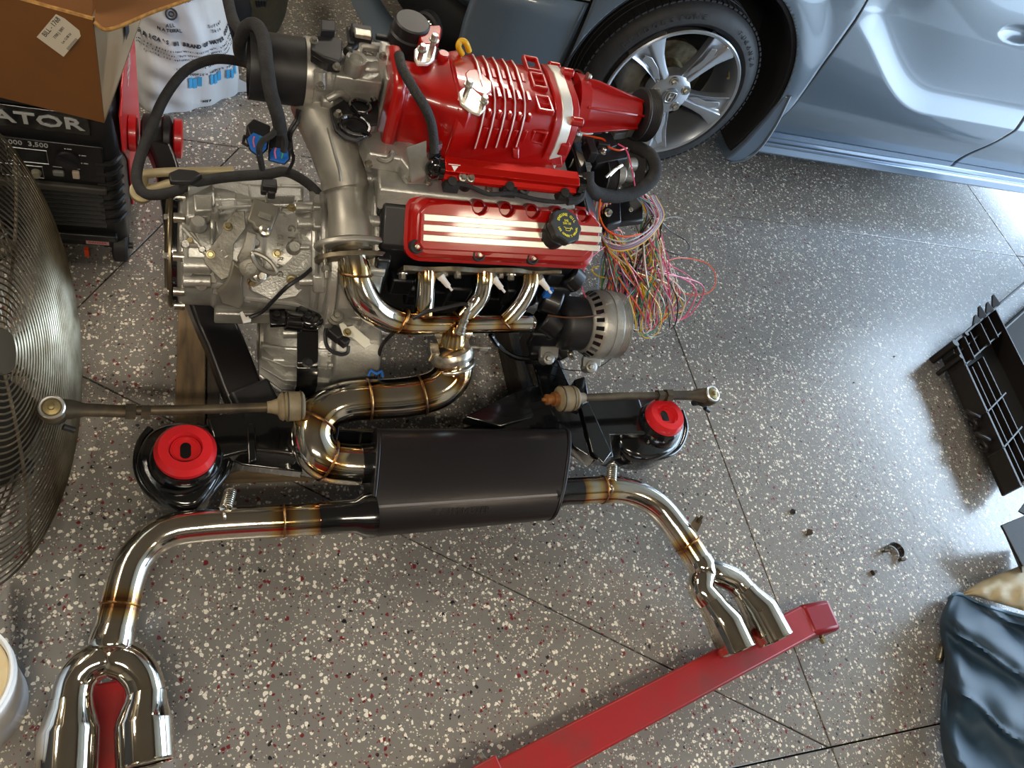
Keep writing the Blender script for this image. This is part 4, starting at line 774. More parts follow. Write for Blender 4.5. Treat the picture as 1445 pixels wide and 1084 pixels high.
# ---------------------------------------------------------------- cradle (subframe)
cr_ = thing('engine_cradle', 'black steel subframe with four red bushings under the engine', 'subframe', (.5, 1.0, .09))
def bushing(p, d, r, t, parent=cr_):
    d = V(d).normalized()
    b = obj('bushing', G().lathe(p, d, [(0, r * .93), (.004, r), (t * .55, r), (t, r * .86), (t + .001, r * .55), (t * .45, r * .5), (t * .45, .001)], 48), POLY, parent, ang=30)
    return b
BL, BR = A(262, 640, .225), A(935, 592, .225)
for p, d in ((BL, (0, -.06, 1)), (BR, (.0, .0, 1))):
    b = bushing(p, d, .057 if p is BL else .052, .028); u, w_, a = frame(d)
    g = G(); s_ = .017; 
    obj('sleeve', G().lathe(p + V(d).normalized() * .0100, d, [(0, .0275), (.009, .0275), (.009, .0255), (.002, .0255), (.002, .001)], 32), POLY, b)
    c_ = p + V(d).normalized() * .0123; g.prism([c_ + V((1, 0, 0)) * .010 * math.cos(q_) + V((0, 1, .06)) * (.010 * math.sin(q_) + (.007 if math.sin(q_) > 0 else -.007)) for q_ in [2 * PI * i / 20 for i in range(20)]], a * .001)
    obj('slot', g, BLK, b)
def blob(pts, zt_, zb_, m, name, parent=cr_, inset=.86):
    top_ = [A(x, y, zt_) for x, y in pts]; c = sum(top_, V()) / len(top_)
    bot = [V((p.x, p.y, zb_)) for p in top_]
    rr = lambda P, k, dz: [V((c.x + (p.x - c.x) * k, c.y + (p.y - c.y) * k, p.z + dz)) for p in P]
    return obj(name, G().loft([rr(bot, .9, 0), rr(bot, 1.0, .02), rr(top_, 1.0, -.02), rr(top_, .96, -.006), rr(top_, inset, 0)]), m, parent, ang=50)
def smooth(p, k=4): return [(q_.x, q_.y) for q_ in cr([(a, b, 0) for a, b in p], k, True)]
blob(smooth([(192, 655), (200, 620), (222, 600), (262, 592), (300, 600), (318, 625), (318, 655), (300, 690), (276, 714), (246, 714), (215, 695)]), .20, .10, BLK, 'mount_cup_front')
obj('cup_rim', G().tube([A(x, y, .175) for x, y in ((212, 605), (198, 625), (193, 655), (203, 685), (225, 706), (250, 715), (278, 713), (302, 688), (322, 660), (324, 630), (306, 604))], .008, 10, k=5), BLK, cr_)
obj('cup_ridge', G().tube([A(x, y, .205) for x, y in ((226, 690), (255, 695), (285, 684), (306, 662), (312, 640))], .006, 8, k=5), BLK, cr_)
obj('cup_collar', G().lathe(BL - UP * .045, (0, -.06, 1), [(0, .074), (.02, .070), (.040, .062), (.046, .056)], 40), BLK, cr_)
blob(smooth([(885, 575), (905, 560), (935, 555), (960, 570), (968, 600), (958, 630), (925, 645), (890, 640), (872, 615)]), .19, .10, BLK, 'mount_cup_front')
obj('cup_rim', G().tube([A(x, y, .165) for x, y in ((962, 580), (968, 605), (958, 632), (935, 645), (905, 646), (882, 628))], .007, 10, k=5), BLK, cr_)
obj('cup_collar', G().lathe(BR - UP * .045, (0, 0, 1), [(0, .068), (.02, .064), (.040, .057), (.046, .052)], 40), BLK, cr_)
def beam_(pts, w, h, name='crossmember', m=BLK, parent=cr_, k=5, bev=.008):
    P = cr(pts, k) if k else [V((*p, 0)) for p in pts]; rings = []
    for i, p in enumerate(P):
        t = (P[min(i + 1, len(P) - 1)] - P[max(i - 1, 0)]).xyz; t = V((t[0], t[1], t[2])).normalized(); n_ = UP.cross(t).normalized(); m_ = t.cross(n_); c = V(p[:3])
        ww_ = w if not isinstance(w, (list, tuple)) else w[0] + (w[1] - w[0]) * i / (len(P) - 1)
        rings.append([c + n_ * a * ww_ / 2 + m_ * b * h / 2 for a, b in ((-1, -1), (1, -1), (1, 1), (-1, 1))])
    return obj(name, G().loft(rings), m, parent, bevel=bev, seg=3)
beam_([A(300, 632, .16), A(345, 622, .165), A(400, 625, .16), A(470, 640, .15)], .10, .09)
beam_([A(470, 640, .15), A(600, 645, .14), A(720, 620, .15)], .09, .07)
beam_([A(700, 618, .15), A(780, 600, .165), A(850, 598, .165), A(900, 598, .165)], .11, .09)
g = G(); g.prism(px([(818, 575), (830, 570), (862, 640), (850, 655), (835, 640)], .215), UP * .006); g.prism(px([(840, 655), (905, 640), (930, 648), (862, 662)], .15), UP * .004); g.prism(px([(790, 620), (850, 618), (856, 655), (830, 660), (800, 640)], .17), UP * .04); obj('gusset', g, BLK, cr_, bevel=.003)
g = G(); g.prism(px([(348, 600), (360, 598), (362, 650), (350, 655)], .21), UP * .006); g.prism(px([(320, 655), (420, 640), (425, 675), (340, 665)], .15), UP * .03); obj('gusset', g, BLK, cr_, bevel=.003)
# side rails running back to the rear bushings
beam_([A(368, 600, .15), A(345, 560, .14), A(318, 490, .14), A(300, 450, .15), A(278, 390, .20)], .085, .05, 'side_rail', BLKS)
beam_([A(250, 420, .20), A(250, 340, .24), A(238, 250, .29), A(222, 205, .31)], .05, .05, 'side_rail', BLKS)
beam_([A(372, 590, .16), A(350, 545, .18)], .09, .03, 'rail_bracket', BLKP)
beam_([A(800, 600, .14), A(780, 550, .14), A(760, 490, .14), A(755, 440, .15)], .085, .05, 'side_rail', BLKS)
g = G(); g.prism([A(735, 480, .17), A(765, 480, .17), A(800, 555, .17), A(775, 600, .18), A(757, 560, .18)], (0, 0, .03)); g.prism(px([(650, 598), (735, 556), (770, 548), (780, 575), (745, 600), (700, 612)], .17), UP * .035); g.prism(px([(800, 550), (815, 545), (822, 580), (800, 590)], .17), UP * .05); obj('steering_bracket', g, BLK, cr_, bevel=.004)
obj('rail_edge', G().prism(px([(784, 575), (786, 573), (816, 582), (814, 585)], .24), UP * .003), BLK, cr_)
rb = A(222, 192, .31)
obj('bushing_housing', G().lathe(rb - V((.035, 0, 0)), (1, 0, 0), [(0, .030), (.006, .048), (.03, .052), (.045, .044), (.05, .05), (.062, .05), (.07, .03)], 32), BLKP, cr_)
for dx, r in ((-.062, .042), (.035, .046)): obj('rear_bushing', G().lathe(rb + V((dx, 0, 0)), (1, 0, 0), [(0, r * .9), (.003, r), (.018, r), (.021, r * .85), (.021, r * .4), (.012, .001)], 36), POLY, cr_)

# ---------------------------------------------------------------- tie rods
def tie(p, lab, ball, mark=False):
    t = thing('tie_rod', lab, 'tie rod', A(*p[len(p) // 2]), 'tie rods')
    P = [A(*q_) for q_ in p]; d = (P[1] - P[0]).normalized()
    obj('rod', G().tube(P[1:], .0095, 14), DUSTY, t)
    e = obj('rod_end', G().tube([(*P[0], .021), (*(P[0] + d * .03), .019), (*(P[0] + d * .05), .0135), (*(P[0] + d * .10), .0125), (*(P[0] + d * .12), .0125)], None, 18, flat=.8), DIRTY, t)
    obj('lock_nut', G().lathe(P[0] + d * .118, d, [(0, .017), (.018, .017)], 6).lathe(P[0] + d * .145, d, [(0, .015), (.016, .015)], 6), DIRTY, t)
    obj('ball_socket', G().lathe(P[0] - UP * .012, ball, [(0, .023), (.022, .024), (.026, .020), (.028, .019), (.028, .001)], 28), DIRTY, e)
    obj('socket_ring', G().torus(P[0] + V(ball).normalized() * .015, ball, .019, .0035, 28, 8), ALU, e)
    obj('socket_cap', G().lathe(P[0] + V(ball).normalized() * .014, ball, [(0, .0165), (.004, .014), (.006, .006), (.010, .005), (.011, .001)], 24), BRASS, e)
    obj('ball_pin', G().lathe(P[0] - UP * .012, -V(ball), [(0, .019), (.015, .022), (.03, .012), (.05, .008)], 16).cyl(P[0] + V((.012, -.012, -.045)), P[0] + V((.03, -.014, -.055)), .006), BLKP, e)
    b0 = P[-1]; d2 = (P[-1] - P[-2]).normalized()
    bt = obj('boot', G().lathe(b0 - d2 * .025, d2, [(0, .012), (.008, .013), (.02, .017), (.024, .026), (.030, .030), (.034, .027), (.038, .031), (.07, .030), (.074, .024)], 28), BOOTM, t)
    for hh in (.040, .066): obj('boot_clamp', G().torus(b0 + d2 * (hh - .025), d2, .0305, .0018, 28, 6), DIRTY, bt)
    return t, P, d2
t_, P_, _d = tie([(75, 577, .295), (160, 580, .285), (280, 578, .275), (395, 574, .28)], 'dusty tie rod pointing left toward the fan guard', (0, -.35, .94))
obj('paint_mark', G().torus(A(118, 581, .285), (0, -.5, .85), .0045, .0012, 18, 5), mat('violet_paint', '#6a5fc0', .5), t_)
t_, P_, d2 = tie([(1000, 558, .27), (950, 558, .272), (880, 559, .275), (812, 562, .28)], 'dusty tie rod pointing right across the open floor', (.15, -.25, .94))
obj('inner_stud', G().lathe(P_[-1] + d2 * .05, d2, [(0, .017), (.012, .017), (.012, .012), (.03, .013), (.032, .005), (.04, .004)], 18), RUST, t_)

# ---------------------------------------------------------------- timber blocks under it all
WOOD = mat('weathered_plank', '#6f5b3f', .75, 0, col2='#3f3426', vs=9, bump=.6, bs=40, stretch=(6, 1, 6), lo=.3, hi=.7)
WOODX = mat('weathered_plank_cross', '#7b684a', .75, 0, col2='#463a2a', vs=9, bump=.6, bs=40, stretch=(1, 6, 6), lo=.3, hi=.7)
WOODD = mat('dark_oiled_plank', '#3a3228', .8, 0, col2='#1f1b17', vs=9, bump=.6, bs=40, stretch=(6, 1, 6))
tag(obj('wood_plank', G().box((-.018, 1.12, .045), (.062, .62, .09)), WOOD, bevel=.003), 'weathered wooden beam under the gearbox side of the cradle', 'wood plank', 'timber under the cradle')
tag(obj('wood_plank', G().box((.03, 1.12, .04), (.028, .62, .08)), WOODD, bevel=.003), 'dark oily board lying against the weathered beam', 'wood plank', 'timber under the cradle')
tag(obj('wood_plank', G().box((.45, .858, .045), (.82, .09, .09)), WOODX, bevel=.003), 'wide cross plank seen between the muffler and the bent exhaust pipe', 'wood plank', 'timber under the cradle')
tag(obj('wood_plank', G().box((.83, 1.13, .045), (.07, .44, .09)), WOODD, bevel=.003), 'dark board under the cradle below the alternator', 'wood plank', 'timber under the cradle')

# ---------------------------------------------------------------- exhaust system
ex = thing('exhaust_system', 'polished stainless exhaust with black muffler and two twin tips in front of the engine', 'exhaust', (.5, .6, .08))
dpz = [(637, 500, .335), (640, 515, .315), (636, 532, .295), (620, 548, .28), (595, 557, .27), (560, 562, .262), (520, 564, .258), (487, 568, .255), (462, 578, .25), (445, 596, .243), (440, 618, .233), (447, 638, .222), (462, 650, .21), (485, 655, .20), (515, 656, .195)]
dpp = [A(*p) for p in dpz]
dn = obj('downpipe', G().tube([(*p, (.036 if i < 1 else .043 if i < 2 else .0445)) for i, p in enumerate(dpp)], None, 32, k=5), STEEL, ex)
heat(dn, [dpp[i] for i in (2, 4, 6, 9, 12)], .0445)
for i in (4, 6, 9, 12): d = (dpp[i + 1] - dpp[i - 1]); obj('weld', G().torus(dpp[i], d, .0447, .0030, 36, 6), WELD, dn)
cd = (dpp[1] - dpp[0]).normalized()
vb = obj('band_clamp', G().lathe(dpp[0] - cd * .012, cd, [(0, .036), (.002, .046), (.012, .050), (.016, .050), (.026, .046), (.028, .036)], 36), ZINC, ex)
cb_ = A(655, 490, .36); g = G().box(A(655, 490, .35), (.016, .03, .028)).cyl(A(640, 489, .36), A(692, 491, .35), .0045).lathe(A(676, 491, .353), (1, 0, -.05), [(0, .009), (.02, .009)], 6).box(A(611, 497, .34), (.02, .03, .03)).torus(dpp[0] + cd * .028, cd, .045, .005, 32, 8)
obj('clamp_bolt', g, ZINC, vb, bevel=.001)
# muffler: flattened oval case
mT = [A(530, 604, .235), A(801, 604, .235)]; mB = [A(516, 750, .175), A(783, 725, .175)]
def oval_ring(t, s_=1, dy=0):
    a = mT[0].lerp(mT[1], t); b = mB[0].lerp(mB[1], t); c = (a + b) / 2 - UP * .02; hv = (a - b) / 2; hl = hv.length; hv.normalize(); ax2 = ((mT[1] - mT[0]) + (mB[1] - mB[0])).normalized(); nn = ax2.cross(hv); out_ = []
    if nn.z < 0: nn = -nn
    n_ = 40; th = .058
    for i in range(n_):
        q_ = 2 * PI * i / n_; cs, sn = math.cos(q_), math.sin(q_)
        out_.append(c + hv * (hl + .008) * math.copysign(abs(cs) ** .86, cs) * s_ + nn * th * math.copysign(abs(sn) ** .8, sn) * s_)
    return out_
MUF = mat('satin_black_muffler', '#1e1b1c', .30, .2, col2='#242021', vs=5, bump=.08, bs=60)
mu = obj('muffler_case', G().loft([oval_ring(.02, .965), oval_ring(.02, .985), oval_ring(.98, .985), oval_ring(.98, .965)]), MUF, ex, ang=40)
for t0 in (0, .985): obj('end_seam', G().loft([oval_ring(t0, .95), oval_ring(t0, 1.0), oval_ring(t0 + .018, 1.0), oval_ring(t0 + .018, .95)]), BLKS, mu, bevel=.0015)
sA = [p for t in (.03, .96) for p in [oval_ring(t, 1.0)[13]]]
obj('case_seam', G().tube([sA[0], sA[1]], .0030, 6), mat('seam_grey', '#8f8b8a', .4, .4), mu)
ctr = oval_ring(.55, 1)[15]; 
mm0, mm1 = oval_ring(.45, 1.0)[14], oval_ring(.45, 1.0)[15]; ux = (mT[1] - mT[0]).normalized(); vx = (mm0 - mm1).normalized()
obj('embossed_name', G().text('FLOWMASTER', .021, (mm0 + mm1) / 2 + ux.cross(vx) * .0006, ux, vx, .0006), MUF, mu)
obj('inlet_neck', G().tube([(*A(506, 656, .197), .046), (*A(520, 656, .195), .046), (*A(524, 656, .193), .05), (*A(545, 656, .19), .05)], None, 32), BLK, ex, ang=30)
obj('outlet_neck', G().tube([(*A(449, 732, .19), .0345), (*A(470, 730, .19), .034), (*A(500, 729, .19), .035), (*A(512, 728, .19), .045), (*A(525, 727, .188), .048)], None, 28), BLK, ex, ang=30)
obj('outlet_neck', G().tube([(*A(818, 693, .185), .033), (*A(795, 694, .185), .033), (*A(788, 695, .185), .036), (*A(778, 696, .183), .04)], None, 28), BLK, ex, ang=30)
lp = [(452, 732, .19), (400, 735, .19), (340, 738, .187), (285, 742, .184), (245, 748, .18), (213, 764, .176), (190, 790, .172), (178, 820, .168), (170, 855, .163), (163, 885, .158)]
def tail(pts, r, welds, lab):
    P = [A(*p) for p in pts]; o = obj('tail_pipe', G().tube(P, r, 30, k=6), STEEL, ex, label=lab); heat(o, [P[i] for i in welds] + [P[0]])
    for i in welds: obj('weld', G().torus(P[i], P[min(i + 1, len(P) - 1)] - P[i - 1], r + .0003, .0022, 32, 6), WELD, o)
    return o, P
ltp, LP = tail(lp, .0325, (1, 8), 'longer tail pipe bending toward the big tips')
g = G().tube([(*A(163, 884, .158), .033), (*A(159, 900, .155), .036), (*A(156, 912, .15), .036), (*A(153, 922, .147), .026), (*A(153, 926, .145), .025)], None, 30, k=3)
obj('neck_sleeve', g, CHROME, ltp)
def twin(neck, l_pts, r_pts, names, tipr, lbl, r0=.030, ex_=ex, tz=None):
    y = obj('twin_outlet', G().tube([(*A(*p[:3]), p[3]) for p in l_pts], None, 32, k=5).tube([(*A(*p[:3]), p[3]) for p in r_pts], None, 32, k=5), CHROME, ex_, ang=60, label=lbl)
    return y
def tips(pts, par):
    P = [(*A(*p[:3]), p[3]) for p in pts]
    t = obj('exhaust_tip', G().tube(P, None, 40, cap=False), CHROME, par, ang=28)
    a, b = V(P[-2][:3]), V(P[-1][:3]); d = (b - a).normalized(); r = P[-1][3]
    obj('rolled_edge', G().torus(b, d, r - .002, .003, 40, 8), CHROME, t)
    obj('tip_inside', G().lathe(b - d * .001, -d, [(0, r - .003), (.06, r - .006), (.06, .001)], 32, False), mat('sooty_steel', '#4a4640', .4, .8), t)
yl = twin(0, [(154, 922, .147, .026), (143, 930, .145, .031), (122, 942, .14, .0325), (107, 962, .134, .032), (101, 988, .13, .0325)], [(152, 922, .147, .026), (163, 929, .145, .031), (184, 938, .14, .0325), (200, 956, .135, .032), (207, 980, .13, .0315)], 0, 0, 'left twin outlet reflecting the room')
tips([(101, 986, .13, .0335), (100, 1000, .128, .036), (98, 1026, .126, .045), (97, 1034, .126, .0475), (90, 1150, .118, .0475)], yl)
tips([(207, 977, .13, .0325), (206, 990, .129, .035), (204, 1013, .126, .0445), (203, 1020, .126, .0465), (206, 1078, .122, .0465)], yl)
rp = [(815, 693, .185), (850, 691, .185), (878, 692, .183), (905, 700, .18), (930, 716, .175), (952, 742, .168), (970, 768, .16), (984, 790, .153)]
rtp, RP = tail(rp, .0325, (1, 6), 'shorter tail pipe on the far side of the muffler')
obj('neck_sleeve', G().tube([(*A(984, 788, .154), .0328), (*A(990, 800, .15), .035), (*A(995, 806, .148), .031), (*A(1000, 809, .146), .026)], None, 30, k=3), CHROME, rtp)
yr = twin(0, [(999, 806, .147, .025), (991, 816, .145, .030), (989, 832, .138, .0315), (1003, 850, .133, .032)], [(999, 806, .147, .025), (1012, 809, .145, .030), (1035, 819, .138, .0315), (1050, 834, .133, .031)], 0, 0, 'right twin outlet over the red steel leg')
tips([(1002, 849, .133, .033), (1008, 858, .132, .0345), (1020, 876, .13, .043), (1023, 880, .13, .0450), (1041, 918, .125, .0450)], yr)
tips([(1049, 833, .134, .032), (1055, 841, .133, .0335), (1069, 858, .13, .043), (1072, 862, .13, .0450), (1094, 902, .125, .0450)], yr)
for a, b in (((983, 730, .18), (1010, 731, .19)),):
    g = G(); g.prism([A(975, 742, .185), A(983, 732, .20), (A(991, 738, .20)), A(984, 752, .18)], (0, .006, .004)).cyl(A(985, 738, .20), A(991, 728, .22), .004); obj('hanger_tab', g, DIRTY, rtp, bevel=.001)
for a, c in (((325, 694, .20), (316, 728, .215)), ((864, 658, .20), (862, 690, .215))):
    p0, p1 = A(*a), A(*c); d = p1 - p0; p0 = p0 - d * .12; d = d * 1.12; u, w_, ax0 = frame(d); n_ = 120; P = []
    for i in range(n_ + 1): t = i / n_; P.append(p0 + d * (.10 + .66 * t) + (u * math.cos(2 * PI * 9 * t) + w_ * math.sin(2 * PI * 9 * t)) * .0110)
    s_ = obj('hanger_spring', G().tube(P, .0014, 6), ZINC, ex)
    obj('spring_hook', G().tube([p0 - d * .1 + u * .004, p0, p0 + d * .12], .0016, 6, k=4).tube([p0 + d * .67, p0 + d * .78 + u * .006, p0 + d * .92 + u * .007, p0 + d * 1.02, p0 + d * .92 - u * .007, p0 + d * .78], .0019, 6, k=4), ZINC, s_)
    obj('hanger_eye', G().torus(p1 + UP * .0, (1, .2, 0), .008, .003, 18, 6), ZINC, ex)
# ---------------------------------------------------------------- wiring harness
wh_ = thing('wiring_harness', 'cloth taped wiring harness looping over the engine with a spill of coloured loose wires', 'wiring harness', A(880, 330, .5))
obj('main_loom', G().tube([A(864, 200, .60), A(893, 206, .63), A(918, 220, .64), (*A(924, 244, .62),), A(908, 264, .60), A(878, 276, .59), A(845, 274, .60), A(830, 262, .62), A(828, 243, .64)], .0165, 16, k=8), FOAM, wh_)
obj('left_loom', G().tube([A(322, 0, .55), A(330, 30, .56), A(350, 62, .62), A(340, 76, .66), (*A(338, 60, .72),), A(348, 38, .77), A(362, 36, .79), A(372, 55, .80), A(376, 90, .80), A(382, 130, .77), A(391, 160, .74), A(396, 185, .70)], .0125, 14, k=8), FOAM, wh_)
obj('side_loom', G().tube([A(358, 92, .62), A(335, 86, .58), A(300, 84, .56), A(262, 100, .54), A(232, 138, .52), A(212, 185, .50), A(197, 225, .48), A(193, 255, .47), A(207, 274, .47), A(240, 272, .48), A(275, 258, .50), A(320, 250, .51), A(375, 246, .52), A(405, 243, .52), A(438, 262, .50), A(458, 290, .48), A(463, 330, .46), A(452, 372, .42)], .0105, 12, k=8), FOAM, wh_)
obj('taped_joint', plate([(238, 250), (252, 244), (275, 246), (286, 252), (270, 262), (240, 262)], .515, .012), BLKP, wh_, bevel=.003)
obj('lower_loom', G().tube([A(440, 365, .43), A(452, 385, .40), A(461, 415, .36), (*A(466, 440, .33),)], .004, 8, k=5), BLKP, wh_)
obj('branch', G().tube([A(394, 172, .72), A(386, 188, .70), A(370, 200, .68), A(366, 214, .66), A(370, 238, .60)], .006, 8, k=5).tube([A(394, 172, .72), A(399, 186, .70), A(402, 200, .68), A(400, 214, .66)], .006, 8, k=5), FOAM, wh_)
obj('branch', G().tube([A(420, 155, .70), A(418, 168, .68), A(408, 186, .66), A(409, 205, .62), A(414, 225, .58), A(405, 245, .54)], .0035, 8, k=5).tube([A(424, 155, .70), A(421, 172, .68), A(411, 190, .66), A(412, 212, .60)], .003, 8, k=5), BLKP, wh_)
obj('thin_lead', G().tube([A(447, 372, .45), A(430, 388, .46), A(405, 405, .45), A(385, 425, .40), A(370, 440, .36), A(352, 448, .345)], .0042, 8, k=5), BLKP, wh_)
for poly, z, k in (([(346, 196), (356, 186), (380, 196), (378, 212), (366, 224), (352, 214)], .655, 0), ([(378, 216), (384, 208), (408, 212), (410, 226), (402, 234), (378, 228)], .64, 1)):
    cn_ = obj('connector', plate(poly, z - .035, .033), BLKP, wh_, bevel=.003)
    c = (sum(p[0] for p in poly) / 6, sum(p[1] for p in poly) / 6)
    obj('blue_face', plate([(c[0] + (x - c[0]) * .84, c[1] + (y - c[1]) * .84) for x, y in poly], z - .002, .004), BLUE, cn_, bevel=.001, label='blue sealing face')
    for m_, s_ in ((mat('wire_pink', '#c0607c', .4), -4), (mat('wire_green', '#2f8a5c', .4), 4)): obj('lead', G().tube([A(c[0] + s_, c[1] + 3, z + .002), A(c[0] + s_ * 1.4, c[1] - 6, z + .012), A(c[0] + s_, c[1] - 12, z + .02)], .0016, 6, k=4), m_, cn_)
obj('connector_tab', G().tube([A(350, 206, .64), A(343, 202, .64), A(345, 192, .64), A(352, 194, .64)], .003, 6), BLKP, wh_)
obj('relay_plug', G().box(A(380, 262, .51), (.03, .025, .02)).box(A(383, 272, .50), (.015, .02, .02)).box(A(372, 268, .50), (.012, .02, .014)), BLKP, wh_, bevel=.003)
WC = [('pink', '#d2527a'), ('white', '#dcd9d0'), ('yellow', '#d8b41e'), ('orange', '#d8501c'), ('red', '#b9262c'), ('black', '#1c1c1e'), ('grey', '#8d8d8d'), ('green', '#2b8a6a'), ('blue', '#7e9cc4'), ('brown', '#5d3a26'), ('purple', '#7d4f88'), ('tan', '#b89c78')]
WM = [mat('wire_' + a + '_pvc', b, .35, 0, coat=.3) for a, b in WC]
def wire(p, m, r=.0014, k=7): return obj('wire', G().tube([A(*q_) for q_ in p], r, 5, k=k), m, wh_)
r2 = random.Random(11)
for i in range(92):
    t = r2.random(); m = WM[[0, 1, 2, 1, 4, 5, 11, 3, 6, 7, 8, 9, 10, 1, 2, 5, 0, 2][i % 18]]
    if t < .42: st = [(845 + r2.uniform(-6, 22), 278 + r2.uniform(-4, 4), .56)]; st.append((836 + r2.uniform(2, 26), 306 + r2.uniform(-8, 14), .52)); st.append((850 + r2.uniform(0, 30), 338 + r2.uniform(-10, 14), .49))
    else: st = [(903 + r2.uniform(-14, 4), 268 + r2.uniform(-3, 3), .57), (924 + r2.uniform(-14, 8), 292 + r2.uniform(-6, 8), .52), (922 + r2.uniform(-20, 10), 325 + r2.uniform(-8, 10), .47)]
    bx_ = r2.uniform(866, 962) if t >= .42 else r2.uniform(848, 925); by_ = r2.uniform(425, 478)
    md = [(st[-1][0] * .5 + bx_ * .5 + r2.uniform(-14, 14), 375 + r2.uniform(-16, 18), .40 + r2.uniform(-.03, .03))]
    w_ = r2.uniform(6, 28); bot = [(bx_ - w_ * .3, by_ - 22, .30 + r2.uniform(-.03, .03)), (bx_, by_, .26), (bx_ + w_, by_ - 12, .27)]
    up = [(bx_ + w_ * 1.1 + r2.uniform(-10, 10), by_ - 50, .33), (900 + r2.uniform(-30, 30), 365 + r2.uniform(-20, 20), .42)]
    wire(st + md + bot + up, m, r2.choice((.0015, .0018, .0020)))
for i in range(14):      # gathered arc under the loom
    o_ = r2.uniform(-7, 7); wire([(842 + o_, 282, .57), (838 + o_, 315, .53 + r2.uniform(0, .03)), (858, 342 + o_, .54), (885, 346 + o_, .54), (915, 330 + o_, .54), (930 + o_, 305, .54), (918 + o_, 276, .57)], WM[r2.choice((0, 2, 5, 10, 1, 6))], .0015)
wire([(842, 262, .62), (847, 280, .60), (846, 305, .585), (858, 326, .575), (882, 334, .57), (905, 330, .56)], WM[3], .0021)
wire([(812, 188, .67), (835, 193, .67), (852, 197, .67), (857, 206, .67), (872, 212, .665), (885, 209, .66)], WM[3], .0024)
wire([(872, 203, .67), (884, 212, .67), (891, 235, .66), (896, 262, .62)], WM[0], .0019)
wire([(853, 348, .50), (832, 366, .48), (821, 392, .44), (826, 418, .40), (845, 430, .38), (862, 425, .37), (872, 408, .38)], WM[0], .0018)
wire([(935, 370, .36), (962, 364, .33), (998, 372, .31), (1010, 392, .30), (1002, 412, .29), (975, 416, .29), (950, 408, .30)], WM[3], .0017)
wire([(922, 300, .48), (945, 325, .44), (968, 340, .42), (972, 352, .41), (958, 360, .41), (935, 352, .42)], WM[5], .0014)
wire([(880, 340, .48), (920, 315, .45), (955, 306, .43), (972, 318, .42), (975, 340, .41), (974, 352, .40)], WM[6], .0014)
wire([(870, 382, .40), (848, 376, .39), (835, 380, .38), (845, 390, .38), (872, 394, .37)], WM[2], .0018)
wire([(884, 450, .30), (860, 470, .28), (857, 495, .26), (861, 500, .25), (878, 470, .27), (890, 440, .30), (905, 400, .36)], WM[2], .0018)
wire([(880, 440, .30), (920, 443, .28), (952, 442, .27), (964, 436, .27), (958, 420, .28), (945, 400, .31)], WM[2], .0017)
wire([(930, 420, .27), (945, 438, .24), (955, 452, .22), (962, 445, .23), (963, 425, .25), (955, 405, .28), (940, 395, .31)], WM[5], .0014)
wire([(926, 340, .42), (946, 380, .38), (952, 410, .35), (966, 425, .33)], WM[1], .0015)
wire([(773, 445, .42), (800, 448, .43), (830, 447, .43), (858, 440, .42), (885, 420, .40), (905, 395, .38)], WM[9], .0018)
wire([(888, 455, .30), (878, 485, .26), (860, 508, .23), (838, 521, .22), (812, 523, .22), (785, 518, .22), (764, 506, .23)], WM[5], .0014)
for i in range(5): wire([(885, 450 + i * 2, .30), (900, 462 + i, .27), (915, 462 - i * 2, .25), (928, 450, .26), (935, 430, .28)], WM[8 if i % 2 else 1], .0013)
wire([(866, 395, .36), (862, 415, .35), (872, 440, .32), (868, 465, .28), (869, 478, .26)], WM[7], .0016)

# ---------------------------------------------------------------- portable generator
gn = thing('generator', 'black and red portable inverter generator under the open cardboard box', 'generator', (-.42, 1.7, 0))
GX, GY = -.168, 1.445
GB = mat('generator_black', '#0b0c0f', .5, 0, coat=.1, bump=.1, bs=200)
def rsec(z, x0, x1, y0, y1, r=.035, n=5):
    o = []
    for cx_, cy_, a0 in ((x1 - r, y0 + r, -90), (x1 - r, y1 - r, 0), (x0 + r, y1 - r, 90), (x0 + r, y0 + r, 180)):
        for i in range(n + 1): a = math.radians(a0 + 90 * i / n); o.append((cx_ + r * math.cos(a), cy_ + r * math.sin(a), z))
    return o
obj('housing', G().loft([rsec(.05, -.60, GX - .01, GY + .01, 1.92), rsec(.07, -.61, GX, GY, 1.93), rsec(.30, -.61, GX, GY, 1.93), rsec(.43, -.605, GX - .004, GY + .02, 1.93), rsec(.465, -.60, GX - .012, GY + .035, 1.92), rsec(.47, -.59, GX - .03, GY + .05, 1.90)]), GB, gn, ang=40)
obj('side_panel', G().prism([(GX + .001, y, z) for y, z in ((GY + .035, .44), (GY + .035, .34), (GY + .05, .325), (GY + .12, .24), (GY + .13, .08), (GY + .16, .06), (GY + .45, .06), (GY + .46, .46), (GY + .10, .462), (GY + .09, .445))], (.006, 0, 0)), REDP, gn, bevel=.003)
obj('side_print', G().text('3500', .05, (GX + .0078, GY + .25, .40), (0, 1, 0), (0, 0, 1), .0004), WHT, gn)
obj('name_panel', G().box((-.40, GY + .004, .4325), (.36, .008, .062), Matrix.Rotation(.12, 3, 'X')), BLK, gn, bevel=.002)
SV = mat('silver_print', '#c9ccd0', .35, .4)
tv = Matrix.Rotation(.12, 3, 'X') @ V((0, 0, 1))
obj('name_lettering', G().text('PREDATOR', .044, (-.385, GY - .001, .431), (1, 0, 0), (0, -.12, 1), .0008, 'CENTER', .0008, 1.38), SV, gn)
